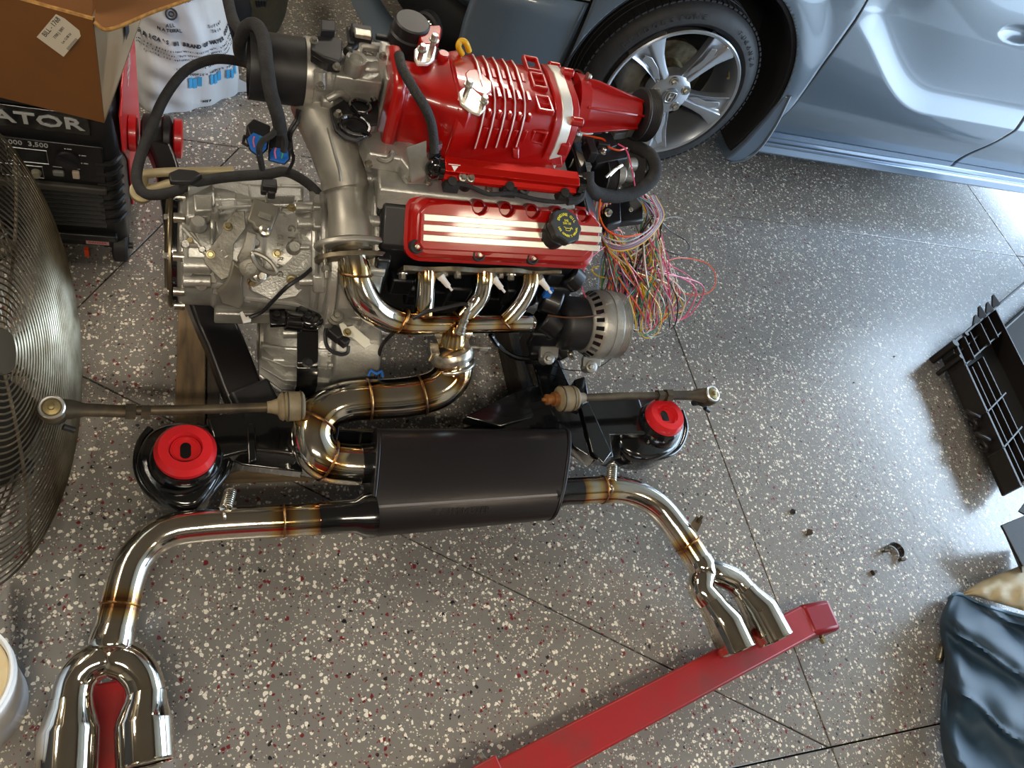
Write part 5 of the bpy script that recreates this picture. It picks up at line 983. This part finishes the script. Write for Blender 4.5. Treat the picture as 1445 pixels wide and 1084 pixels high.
# swing the letters so R ends near the corner
obj('control_panel', G().box((-.33, GY - .001, .315), (.26, .006, .13)), mat('panel_black', '#0c0d10', .35), gn, bevel=.004)
obj('rating_lettering', G().text('3,000  3,500', .017, (-.345, GY - .005, .369), (1, 0, 0), (0, 0, 1), .0004, 'CENTER', .0002), SV, gn)
def fr_(x0, x1, z0, z1, y, t=.0012): return G().tube([(x0, y, z0), (x1, y, z0), (x1, y, z1), (x0, y, z1)], t, 4, closed=True)
obj('display_frame', fr_(-.382, -.308, .318, .355, GY - .005), SV, gn)
obj('display', G().box((-.345, GY - .004, .337), (.066, .003, .028)), mat('lcd_dark', '#1b1d1e', .15), gn)
obj('socket_frame', fr_(-.40, -.322, .275, .308, GY - .005), SV, gn)
g = G(); 
for x_ in (-.37, -.335): g.lathe((x_, GY - .002, .290), (0, -1, 0), [(0, .010), (.004, .010), (.014, .008), (.014, .001)], 16)
obj('dial', g, mat('knob_grey', '#8d8a78', .5), gn)
obj('rocker_switch', G().box((-.292, GY - .006, .296), (.022, .010, .014)), mat('switch_grey', '#6c6f6c', .5), gn, bevel=.003)
obj('breaker_switch', G().box((-.258, GY - .006, .297), (.014, .010, .020)), mat('switch_pale', '#b6a596', .5), gn, bevel=.002)
obj('run_selector', G().lathe((-.27, GY - .002, .335), (0, -1, 0), [(0, .024), (.008, .022), (.008, .001)], 24).box((-.27, GY - .014, .335), (.04, .012, .008), Matrix.Rotation(.5, 3, 'Y')), BLKP, gn)
g = G()
for x_, z_ in ((-.272, .366), (-.246, .352), (-.244, .33)): g.lathe((x_, GY - .004, z_), (0, -1, 0), [(0, .0016), (.001, .0014)], 8).box((x_ + .008, GY - .0045, z_), (.009, .0006, .002))
for x_ in (-.292, -.258): g.box((x_, GY - .0045, .312), (.018, .0006, .0015))
obj('panel_marks', g, SV, gn)
obj('panel_ledge', G().box((-.33, GY - .006, .258), (.26, .02, .018)), mat('ledge_grey', '#3a3833', .6), gn, bevel=.004)
for i in range(8): obj('louvre', G().box((-.34, GY - .003, .235 - i * .014), (.26, .012, .007), Matrix.Rotation(.5, 3, 'X')), GB, gn, bevel=.001)
for i in range(7): obj('corner_rib', G().tube([(GX - .05, GY - .001, .33 - i * .03), (GX - .02, GY + .003, .332 - i * .03), (GX - .002, GY + .03, .335 - i * .03)], .006, 8, k=4), GB, gn)
obj('lower_ledge', G().box((-.36, GY - .004, .10), (.34, .02, .02)), GB, gn, bevel=.004)
obj('warning_sticker', G().box((-.235, GY - .002, .075), (.05, .002, .014)), mat('sticker_pink', '#b98d8d', .5), gn)
obj('sticker_print', G().text('DANGER', .010, (-.235, GY - .0034, .075), (1, 0, 0), (0, 0, 1), .0002), mat('sticker_red', '#a02a2e', .5), gn)
obj('base_frame', G().box((-.38, 1.69, .055), (.42, .46, .02)), BLKP, gn, bevel=.005)
for dx, y_ in ((-.205, GY + .025), (-.205, 1.85)):
    wl_ = obj('wheel', G().lathe((dx, y_, .042), (1, 0, 0), [(0, .02), (0, .036), (.005, .042), (.03, .042), (.035, .036), (.035, .015)], 28), RUB, gn); obj('wheel_axle', G().cyl((dx - .02, y_, .042), (dx + .045, y_, .042), .008), BLKP, gn)
obj('foot', G().lathe((-.5, GY + .05, 0), UP, [(0, .02), (.045, .016)], 16), RUB, gn); obj('fuel_tag', G().box((-.262, GY + .0, .035), (.010, .01, .025)), mat('orange_plastic', '#d4471b', .5), gn)

# ---------------------------------------------------------------- cardboard box on the generator
CB = mat('cardboard', '#7a4d20', .75, 0, col2='#6c441b', vs=4, bump=.15, bs=60)
CBE = mat('cardboard_edge', '#b68a4c', .8, 0, col2='#8d6631', vs=90, bump=.6, bs=150)
CBP = mat('printed_cardboard', '#b9a486', .7, 0, col2='#ae987a', vs=6)
bxo = thing('cardboard_box', 'open brown cardboard box with a white sticker lying on the black generator', 'box', A(60, 100, .6))
c0 = V((-.186, 1.415, .474)); du = (A(0, 127, .474) - A(145, 163, .474)).normalized(); du.z = 0; dv = A(203, 18, .474) - c0; dv.z = 0; dv.normalize()
hb = .232; Lb = .55; Wb = .42
bu = lambda a, b, z: c0 + du * a + dv * b + UP * z
def wallp(a0, b0, a1, b1, name, m, z0=0, z1=hb): 
    t = V((bu(a1, b1, 0) - bu(a0, b0, 0))); n_ = UP.cross(t).normalized() * .004
    return obj(name, G().prism([bu(a0, b0, z0), bu(a1, b1, z0), bu(a1, b1, z1), bu(a0, b0, z1)], n_), m, bxo)
wallp(0, 0, Lb, 0, 'front_wall', CB); wallp(0, 0, 0, Wb, 'side_wall', CBP); wallp(Lb, 0, Lb, Wb, 'side_wall', CB); wallp(0, Wb, Lb, Wb, 'back_wall', CB)
obj('box_floor', G().prism([bu(0, 0, .001), bu(Lb, 0, .001), bu(Lb, Wb, .001), bu(0, Wb, .001)], UP * .004), CB, bxo)
obj('front_flap', G().prism([bu(.004, .006, hb), bu(Lb, .006, hb), bu(Lb, .10, hb + .16), bu(.004, .10, hb + .16)], (0, .003, -.002)), CB, bxo)
g = G(); n_ = 14; r1_, r2_ = [], []
fa, fb = bu(-.002, 0.004, hb), bu(-.002, Wb, hb)
e0 = A(150, 42, .71) ; 
pts_ = [A(134, 31, .706), A(146, 41, .70), A(160, 40, .702), A(185, 30, .706), A(215, 17, .712), A(255, 3, .72), A(300, -14, .73), A(330, -60, .74), A(200, -70, .735), A(150, -40, .72), A(136, 0, .712)]
obj('side_flap', g.prism(pts_, UP * .004), CB, bxo)
obj('torn_edge', G().tube([pts_[0] + V((0, .0, 0)), pts_[1], pts_[2], pts_[3], pts_[4], pts_[5], pts_[6]], .0042, 7, k=5), CBE, bxo)
obj('fold_edge', G().tube([bu(.0, 0, hb), bu(Lb, 0, hb)], .004, 6), CBE, bxo)
lc = bu(0, 0, 0); fu = du * -1; 
lp0 = [AX(*p, -.19) for p in ((0, 0),)]
def onfront(x, y):   # the photograph's point on the plane of the box front
    n_ = du.cross(UP).normalized(); r = ray(x, y); t = (c0 - O_).dot(n_) / r.dot(n_); return O_ + r * t, n_
lab_ = [onfront(*p) for p in ((80, 18), (92, 24), (113, 41), (115, 49), (91, 78), (53, 50))]; nn_ = lab_[0][1]; nn_ = nn_ if nn_.y < 0 else -nn_
st = obj('sticker', G().prism([p + nn_ * .0045 for p, _ in lab_], nn_ * .0008), mat('sticker_paper', '#cfc6b6', .5), bxo, label='white paper sticker turned askew')
ua = (onfront(80, 18)[0] - onfront(53, 50)[0]).normalized(); va = nn_.cross(ua).normalized(); va = va
lc_ = onfront(86, 45)[0] + nn_ * .0056
g = G(); g.text('BILL - 1768', .012, lc_ + va * .016, ua, va, .0002); g.text('7700 J. 5001', .007, lc_ + va * .002, ua, va, .0002); g.text('Lot 12 08 24', .006, lc_ - va * .012, ua, va, .0002)
for i in range(16): g.add([lc_ + ua * (-.03 + i * .0036) + va * a + ua * b for a, b in ((-.008, 0), (-.008, .0018), (.000, .0018), (0, 0))] if 0 else [lc_ + ua * (-.02 + i * .0022) + va * -.022, lc_ + ua * (-.019 + i * .0022) + va * -.022, lc_ + ua * (-.019 + i * .0022) + va * -.030, lc_ + ua * (-.02 + i * .0022) + va * -.030], [(0, 1, 2, 3)])
obj('sticker_print', g, mat('ink_black', '#2a2622', .6), st)
sd_ = lambda y, z: (c0.x, 0, 0)
g = G()
for k in range(3): b_ = .20 + k * .05; g.prism([bu(-.0046, b_, .06 + k * .01), bu(-.0046, b_ + .03, .06 + k * .01), bu(-.0046, b_ + .03, .17), bu(-.0046, b_, .17)], du * -.0006)
obj('side_print', g, mat('print_navy', '#39404e', .6), bxo)

# ---------------------------------------------------------------- salt bag
BAG = mat('woven_bag_white', '#d5d8dc', .45, 0, col2='#c9cbce', vs=8, bump=.25, bs=40)
sb = thing('salt_bag', 'white printed bag of water softener salt slumped on the floor behind the generator', 'bag', (.0, 2.25, 0))
s00, s10 = A(205, 156, 0), A(340, 128, 0); bu_ = (s10 - s00).normalized(); bn = V((bu_.y, -bu_.x, 0)); bk = -bn
SW = (s10 - s00).length
def bagp(s, t, side=0):      # s across 0..1, t up 0..1.3
    h = .50 * t; wob = (.010 * max(0, .42 - s) * 2 * math.sin(46 * t + 11 * s)) * (1 if t < .55 else .3) + .006 * math.sin(9 * t + 5 * s) + .004 * math.sin(23 * s + 7 * t)
    wd = (1 - .17 * sstep(.05, .5, t)) ; sx = .5 + (s - .5) * wd - .02 * t
    bulge = .085 * (max(0, 1 - (2 * s - 1) ** 2)) ** .6 * (max(0, math.sin(PI * min(1, t * .9 + .08)))) ** .7
    lean = .16 * t * t + .06 * t
    p = s00 + bu_ * (sx * SW) + bk * lean + UP * h
    return p + (bn * (bulge + wob) if side == 0 else bk * (bulge + .05))
rings = []
for j in range(64):
    t = j / 63; rings.append([bagp(i / 20, t) for i in range(21)] + [bagp(1 - i / 10, t, 1) for i in range(11)])
obj('bag_body', G().loft(rings), BAG, sb, ang=70)
obj('corner_ear', G().loft([[s10 + bu_ * a + UP * z for a, z in ((-.04, .0), (-.04, .07), (-.03, .0))], [s10 + bu_ * .035 + UP * .006 + bn * .02, s10 + bu_ * .035 + UP * .02 + bn * .02, s10 + bu_ * .036 + UP * .006 + bn * .012]]), BAG, sb)
g = G(); INK = mat('ink_navy', '#2b3240', .6)
def ontext(txt, size, s, t, m=INK, bold=0, name='bag_lettering', curve=0):
    g = G(); n = len(txt); w_ = size * .62; tot = n * w_
    # one mesh per printed line, letters laid along the bulging face
    o = s - tot / 2 / SW / .85
    for i, ch in enumerate(txt):
        ss = o + (i + .5) * w_ / SW / .85; tt = t + curve * (ss - .5) ** 2
        if ch == ' ': continue
        p = bagp(ss, tt); u = (bagp(ss + .01, tt) - bagp(ss - .01, tt)).normalized(); v = (bagp(ss, tt + .01) - bagp(ss, tt - .01)).normalized(); nn = u.cross(v).normalized(); v = nn.cross(u)
        g.text(ch, size, p + nn * .003, u, v, .0006, 'CENTER', bold)
    return obj(name, g, m, sb)
ontext('4-in-1', .036, .55, .695, bold=.0008); ontext('BENEFITS', .016, .56, .64)
ontext('ALL', .013, .24, .525, bold=.0002); ontext('NATURAL', .013, .24, .50, bold=.0002); ontext('Softer', .013, .72, .51); ontext('Skin', .013, .72, .485)
ontext("AMERICA'S #1 BRAND OF WATER SOFTENER", .0140, .50, .425, bold=.0007, curve=.10)
ontext('tested generations water quality salt, always clean and', .0085, .50, .39, curve=.08); ontext('without additives. Pure crystals all natural choice to refresh', .0080, .50, .368, curve=.08); ontext('giving you softness you expect from softener salts', .0083, .50, .346, curve=.08)
ontext('please recycle this', .009, .44, .30); ontext('2 PEOPLE', .010, .42, .255); ontext('4 PEOPLE', .010, .62, .255); ontext('6 PEOPLE', .010, .82, .26)
LB = mat('print_blue', '#3aa0d8', .5)
for s_ in (.42, .64, .84):
    g = G()
    for k in (-1, 0, 1):
        ss = s_ + k * .05; p = bagp(ss, .21 if k else .20); u = (bagp(ss + .01, .2) - bagp(ss - .01, .2)).normalized(); v = (bagp(ss, .21) - bagp(ss, .19)).normalized(); nn = u.cross(v); q_ = p + nn * .0035
        g.prism([q_ - u * .006 - v * .016, q_ + u * .006 - v * .016, q_ + u * .006 + v * .016, q_ - u * .006 + v * .016], nn * .0008)
    obj('bag_icon', g, LB, sb)
ontext('NSF', .012, .55, .055, bold=.0005)
p = bagp(.28, .575); u = (bagp(.30, .575) - bagp(.26, .575)).normalized(); v = (bagp(.28, .59) - bagp(.28, .56)).normalized()
obj('round_mark', G().torus(p + u.cross(v) * .004, u.cross(v), .014, .0022, 24, 4).torus(p + u.cross(v) * .004, u.cross(v), .006, .0018, 18, 4), INK, sb)
obj('pinched_top', G().loft([[bagp(i / 14, 1.0) + UP * 0 for i in range(15)], [bagp(.1 + .8 * i / 14, 1.0) + UP * .05 + bn * (.02 * math.sin(i * 2.1)) for i in range(15)], [bagp(.2 + .6 * i / 14, 1.0) + UP * .10 + bn * (.04 * math.sin(i * 1.7)) for i in range(15)]], False, False), BAG, sb).modifiers.new('solid', 'SOLIDIFY').thickness = .004

# ---------------------------------------------------------------- rucksack-like bag in the far corner
OL = mat('olive_canvas', '#4a4532', .85, 0, col2='#3a3626', vs=14, bump=.5, bs=90)
DK = mat('dark_canvas', '#17171c', .85, 0, bump=.4, bs=90)
rk = thing('rucksack', 'dark and olive canvas bag with a hanging cord loop behind the white salt bag', 'bag', A(350, 10, 0))
c = A(352, -6, .10)
obj('bag_body', G().ell(c + V((0, .05, 0)), (.13, .16, .20), 20, 14), OL, rk)
obj('dark_panel', G().ell(c + V((-.05, -.03, -.01)), (.075, .12, .13), 18, 12), DK, rk)
obj('side_pocket', G().ell(c + V((-.12, .0, -.02)), (.07, .10, .13), 16, 10), OL, rk)
g = G()
for k in range(4): g.tube([A(362 + k * 4, 0, .16), A(364 + k * 3, 18, .10), A(363 + k * 2.4, 40, .03)], .005, 6, k=4)
obj('strap', g, DK, rk)
obj('cord_loop', G().tube([A(371, 8, .06), A(380, 7, .03), A(386, 12, .01), A(384, 18, .006), A(378, 18, .01), A(371, 12, .03)], .003, 6, k=6), DK, rk)

# ---------------------------------------------------------------- big drum fan
fan = thing('drum_fan', 'large round floor fan with tarnished wire guard standing on the floor at the left edge', 'fan', (-.40, .86, 0))
a_ = .105; fnr = V((math.cos(a_) * math.cos(.236), -math.sin(a_) * math.cos(.236), math.sin(.236))); fu_ = V((math.sin(a_), math.cos(a_), 0)); fv_ = fnr.cross(fu_); fv_ = fv_ if fv_.z > 0 else -fv_
FC = D_ = O_ + ray(-30, 497) * 1.277
WIRE = mat('fan_wire', '#aea48e', .30, .9, col2='#6f634f', vs=12)
RF = .40
def fp(r, a, d): return FC + (fu_ * math.cos(a) + fv_ * math.sin(a)) * r + fnr * d
def dome(r): return .035 * (1 - (r / RF) ** 2.5)
def guard(sgn, off, name):
    g = G(); n_ = 84; NR = 33 if sgn > 0 else 24
    for k in range(NR):
        r = .05 + (RF - .05) * k / (NR - 1)
        g.tube([fp(r, 2 * PI * i / n_, sgn * (dome(r) + off)) for i in range(n_)], .0019 if k < NR - 1 else .0030, 4, closed=True)
    o = obj(name, g, WIRE, fan, ang=80); 
    for k in range(8):
        a = 2 * PI * k / 8 + (.2 if sgn > 0 else .5)
        obj('guard_spoke', G().tube([fp(.03 + (RF - .03) * i / 10, a, sgn * (dome(.03 + (RF - .03) * i / 10) + off) - sgn * .004) for i in range(11)], .003, 6), WIRE, fan)
guard(1, .0, 'front_guard'); guard(-1, .10, 'rear_guard')
obj('guard_hub', G().lathe(FC + fnr * .036, fnr, [(0, .04), (.004, .038), (.005, .02), (.005, .001)], 32), mat('hub_dark', '#5a5040', .5, .6), fan)
obj('motor', G().lathe(FC - fnr * .16, fnr, [(0, .05), (.02, .075), (.10, .075), (.12, .05), (.15, .015), (.16, .001)], 32), BLKP, fan)
for k in range(3):
    a0 = 2 * PI * k / 3 + .4; obj('fan_blade', G().loft([[fp(r, a0 + da * (1.2 - r), -.06 + dd) for r, in ((.06,), (.14,), (.22,), (.32,))] for da, dd in ((-.42, -.03), (-.15, -.005), (.15, .01), (.42, .03))], False, False), mat('blade_aluminium', '#3b372f', .6, .3), fan).modifiers.new('solid', 'SOLIDIFY').thickness = .002
obj('stand', G().tube([(FC.x - .12, FC.y - .30, .02), (FC.x - .10, FC.y - .28, .06), (FC.x - .06, FC.y - .1, .10), (FC.x - .06, FC.y + .1, .10), (FC.x - .10, FC.y + .28, .06), (FC.x - .12, FC.y + .30, .02)], .014, 10, k=5).tube([(FC.x - .30, FC.y, .014), (FC.x + .02, FC.y, .014)], .014, 10).tube([(FC.x - .12, FC.y - .3, .014), (FC.x - .12, FC.y + .3, .014)], .014, 10).tube([(FC.x - .06, FC.y, .02), (FC.x - .06, FC.y, .36)], .014, 10), BLKP, fan)

# ---------------------------------------------------------------- bucket
bc = A(-84, 962, .20); 
bk_ = thing('bucket', 'white plastic bucket with dried cream residue inside at the lower left edge', 'bucket', (bc.x, bc.y, 0))
BW = mat('bucket_plastic', '#dfe3e6', .35, 0, coat=.2)
obj('bucket_shell', G().lathe((bc.x, bc.y, 0), UP, [(0, .001), (0, .088), (.004, .091), (.17, .094), (.172, .099), (.178, .099), (.18, .095), (.195, .096), (.2, .098), (.2015, .094), (.198, .091), (.12, .086)], 56, False), BW, bk_, ang=50)
obj('residue', G().lathe((bc.x, bc.y, .0), UP, [(.006, .080), (.16, .086), (.178, .0885), (.181, .086), (.176, .05), (.172, .001)], 48, False), mat('cream_residue', '#d8c9a4', .7, 0, col2='#c4a878', vs=18, bump=.3), bk_)

# ---------------------------------------------------------------- red steel legs lying on the floor
def sqtube(p, q_, w, h, z, m=REDS): 
    d = (q_ - p); d.z = 0; d.normalize(); n_ = V((-d.y, d.x, 0))
    return [[V((c.x, c.y, 0)) + n_ * a * w / 2 + UP * (z + b) for a, b in ((-1, 0), (1, 0), (1, h), (-1, h))] for c in (p, q_)]
B0, B1, B2 = A(735, 1089, .075), A(1143, 874, .075), A(1172, 868, .075)
hl = thing('hoist_leg', 'long red steel box beam lying on the floor under the right exhaust tips', 'steel beam', (1.0, .25, 0), 'red hoist legs')
obj('box_tube', G().loft(sqtube(A(610, 1155, .075), B1, .078, .075, .001)), REDS, hl, bevel=.006)
d1 = (B2 - B1); d1.z = 0; d1.normalize(); B3 = B1 + d1 * .085
obj('end_piece', G().loft(sqtube(B1 - d1 * .012, B3, .080, .078, .002)), mat('red_end_paint', '#8a1420', .35, .1, col2='#7a101c', vs=8), hl, bevel=.012)
obj('end_bolt', G().bolt(A(1159, 901, .05), (.2, -1, 0), .007, .012).cyl(A(1159, 901, .05), A(1159, 893, .05), .005), YEL if 0 else BRASS, hl)
obj('sleeve', G().loft(sqtube(A(610, 1155, .078), A(713, 1096, .078), .088, .082, .0005)), REDS, hl, bevel=.004)
obj('sleeve_bolt', G().bolt(A(685, 1077, .06), (-.5, .85, 0), .008, .02), ZINC, hl)
h2 = thing('hoist_leg', 'red steel box beam seen between the two chrome tips at the lower left', 'steel beam', (-.15, .2, 0), 'red hoist legs')
obj('box_tube', G().loft(sqtube(A(152, 962, .06), A(150, 1300, .06), .062, .06, .001)), REDS, h2, bevel=.005)

# ---------------------------------------------------------------- ribbed black housing at the right
hv = thing('ribbed_housing', 'black ribbed plastic housing lying on the floor at the right edge', 'car part', A(1420, 540, 0))
HP = mat('housing_plastic', '#15110f', .5, 0, coat=.1, bump=.1, bs=100)
h0 = A(1345, 487, .11); ha = (A(1437, 690, .11) - h0); hb_ = (A(1450, 398, .11) - h0); la, lb = ha.length, hb_.length * 1.5; ha.normalize(); hb_.normalize()
hp = lambda a, b, z: h0 + ha * a + hb_ * b + UP * (z)
def hwall(a0, b0, a1, b1, z0, z1, t=.006, name='rib'):
    p, q_ = hp(a0, b0, 0), hp(a1, b1, 0); d = (q_ - p).normalized(); n_ = UP.cross(d) * t
    return obj(name, G().prism([p + UP * z0, q_ + UP * z0, q_ + UP * z1, p + UP * z1], n_), HP, hv, bevel=.0012)
obj('base_tray', G().prism([hp(.09, .02, -.07), hp(la, .02, -.07), hp(la, lb, -.07), hp(.09, lb, -.07)], UP * .006), mat('tray_plastic', '#12100f', .75), hv)
hwall(0, .02, la, .02, -.075, 0, .010, 'side_wall'); hwall(.0, .02, .03, 0, -.06, -.01, .008, 'side_wall'); hwall(0, 0.02, 0, .12, -.06, .0, .010, 'side_wall'); hwall(.0, .12, .0, lb, -.05, .0, .008, 'side_wall')
for b_ in (.075, .15, .225, .30, .38): hwall(0, b_, .10 if b_ < .35 else la, b_, -.065, .012 if b_ != .15 else .0)
for b_ in (.06, .11, .16): hwall(.12, b_, la, b_, -.065, -.002)
for a_2 in (.10, .30, .44): hwall(a_2, .02, a_2, lb if a_2 < .2 else .2, -.065, .0)
hwall(.045, .02, .045, .30, -.05, -.01)
for b_, l_ in ((.20, .04), (.26, .06), (.33, .05), (.40, .06)): obj('mounting_prong', G().prism([hp(0, b_, -.02), hp(-l_, b_ + .01, .005), hp(-l_, b_ + .02, .008), hp(0, b_ + .05, 0)], UP * .008), HP, hv, bevel=.002)
obj('corner_boss', G().cyl(hp(.0, .015, -.109), hp(.0, .015, .005), .014), HP, hv)
obj('corner_boss', G().cyl(hp(-.0, .11, -.109), hp(-.0, .11, .008), .009), HP, hv)
obj('corner_boss', G().cyl(hp(.06, .012, -.109), hp(.06, .012, .005), .009), HP, hv)
for a_2 in (.27, .36): obj('wire_clip', G().torus(hp(a_2, -.012, -.03), (.2, .5, .8), .022, .0065, 18, 8).torus(hp(a_2 + .03, -.004, -.05), (.8, .2, .5), .018, .006, 18, 8), HP, hv)
pf = thing('picture_frame', 'gold edged frame with a pale panel lying on the floor under the black housing', 'frame', A(1425, 655, 0))
fpx = [(1401, 625), (1412, 668), (1470, 690), (1460, 600)]
obj('frame_moulding', plate(fpx, 0.001, .022), mat('gold_wood', '#8a6a34', .5, .2, col2='#6d5127', vs=20), pf, bevel=.004)
obj('pale_panel', plate([(1412, 630), (1420, 660), (1465, 680), (1455, 610)], .0235, .002), mat('pale_panel', '#cfc9bb', .4), pf)
bw = A(1445, 745, .12)
bp_ = thing('folded_plastic_panel', 'dark plastic panel leaning over the cream edge of the cloth', 'panel', A(1440, 760, 0))
obj('panel_face', G().prism([A(1411, 742, .12), A(1450, 726, .14), A(1460, 790, .10), A(1441, 800, .10)], UP * .006), HP, bp_, bevel=.002)
obj('panel_side', G().prism([A(1411, 742, .12), A(1441, 800, .10), A(1442, 815, .02), A(1440, 770, .02)], (.003, 0, .001)), HP, bp_)
obj('panel_tab', G().prism([A(1436, 722, .14), A(1448, 706, .15), A(1450, 730, .14)], UP * .005), HP, bp_)

# ---------------------------------------------------------------- cloth at the lower right
CL = mat('blue_nylon', '#274054', .62, 0, col2='#213749', vs=5, bump=.3, bs=500)
CLI = mat('cream_lining', '#bdb093', .7, 0, col2='#a08f66', vs=9, bump=.2)
cl = thing('folded_cover', 'blue fabric cover with a cream lining heaped on the floor at the lower right', 'fabric cover', A(1410, 950, 0))
from mathutils import noise
g = G(); nu, nv = 46, 60; rows = []
lft = cr([(1338, 845, 0), (1326, 880, 0), (1333, 930, 0), (1328, 985, 0), (1327, 1040, 0), (1338, 1100, 0)], 12); top_ = cr([(1338, 845, 0), (1352, 838, 0), (1378, 850, 0), (1412, 862, 0), (1450, 872, 0), (1490, 880, 0)], 9)
for j in range(nv + 1):
    row = []
    L0 = lft[min(len(lft) - 1, int(j / nv * (len(lft) - 1)))]
    for i in range(nu + 1):
        T0_ = top_[min(len(top_) - 1, int(i / nu * (len(top_) - 1)))]
        x = L0[0] + (T0_[0] - 1338); y = T0_[1] + (L0[1] - 845)
        s_, t_ = i / nu, j / nv
        h = .012 + .085 * min(1, s_ * 3.5) ** .6 * (.35 + .65 * min(1, t_ * 5)) ** .6
        p0 = A(x, y, .0)
        h += min(1, s_ * 6) * (.030 * math.sin(6 * t_ * 3 - s_ * 5 + 1.5 * noise.noise(V((s_ * 3, t_ * 3, 1)))) * (.3 + s_ * .7) + .035 * noise.noise(V((s_ * 4, t_ * 5, 3))))
        # sharp pinched folds
        f_ = abs(((t_ * 3.1 - s_ * .9 + .25 * noise.noise(V((s_ * 2.5, t_ * 2.5, 8)))) % 1) - .5); h += .020 * max(0, 1 - f_ * 9) * min(1, s_ * 4)
        row.append(A(x, y, max(.004, h)))
    rows.append(row)
g.loft(rows, False, False); o = obj('outer_fabric', g, CL, cl, ang=80); q_ = o.modifiers.new('solid', 'SOLIDIFY'); q_.thickness = .003
obj('hem', G().tube([r_ + UP * .002 for r_ in rows[0][::4]], .005, 8, k=3, flat=.8), mat('hem_blue', '#4a6a86', .5), cl)
g = G(); lr = []
for j in range(11):
    t_ = j / 10; lr.append([A(1348 + (1355 - 1348) * t_ + i * 4.2 + 3 * t_, (841 + max(0, i - 6) * 1.25) - t_ * (3 + 2.9 * i), .03 + .05 * math.sin(PI * min(1, t_ * .8 + .15)) * min(1, i / 8) + .012 * noise.noise(V((i * .3, j * .4, 2)))) for i in range(30)])
g.loft(lr, False, False); o = obj('cream_lining', g, CLI, cl, ang=80, label='cream coloured lining turned outward'); o.modifiers.new('solid', 'SOLIDIFY').thickness = .003

# ---------------------------------------------------------------- small things on the floor
def small(name, lab, cat, g, m, **k): return tag(obj(name, g, m, **k), lab, cat)
small('socket', 'short dark metal tube lying beside the blue fabric cover', 'tube', G().cyl(A(1332, 907, .010), A(1326, 932, .010), .0095, n=20).cyl(A(1326, 932, .010), A(1325.5, 934, .010), .0075, n=20), TARN)
small('fir_clip', 'small black push clip lying alone nearest the car', 'clip', G().lathe(A(1119, 722, .005), (1, .3, .05), [(-.012, .002), (-.004, .005), (0, .008), (.002, .008), (.003, .003), (.012, .002)], 12), BLKP)
small('fir_clip', 'brown push clip lying just below the smaller black one', 'clip', G().lathe(A(1143, 751, .006), (1, .5, .1), [(-.018, .002), (-.006, .006), (0, .009), (.002, .009), (.003, .004), (.010, .003)], 12), DIRTY)
small('screw', 'tiny brown screw beside the open hose clamp', 'screw', G().lathe(A(1233, 808, .005), (1, .2, .0), [(-.006, .008), (-.003, .008), (-.002, .004), (.012, .0035)], 10), DIRTY)
hcx = A(1262, 778, .012)
hcl = thing('hose_clamp', 'sprung black hose clamp standing open on the floor', 'clamp', (hcx.x, hcx.y, 0))
P = [hcx + V((.028 * math.cos(a), .024 * math.sin(a), 0)) for a in [math.radians(-75 + 250 * i / 24) for i in range(25)]]
obj('band', G().loft([[p + V((0, 0, -.010)), p + V((0, 0, .010)), (p - hcx) * .95 + hcx + UP * .010, (p - hcx) * .95 + hcx - UP * .010] for p in P]), BLK, hcl)
obj('tang', G().box(P[0] + V((.008, -.004, 0)), (.02, .008, .014)).box(P[-1] + V((-.010, .0, .004)), (.018, .006, .014)), DIRTY, hcl, bevel=.001)
for k, (a, b) in enumerate(((1205, 540), (1262, 503))): small('grit', ['tiny dark speck of grit on the bright open floor', 'dark crumb of grit on the floor left of the ribbed housing'][k], 'debris', G().ell(A(a, b, .002), (.004, .003, .002), 7, 5), BLKP)
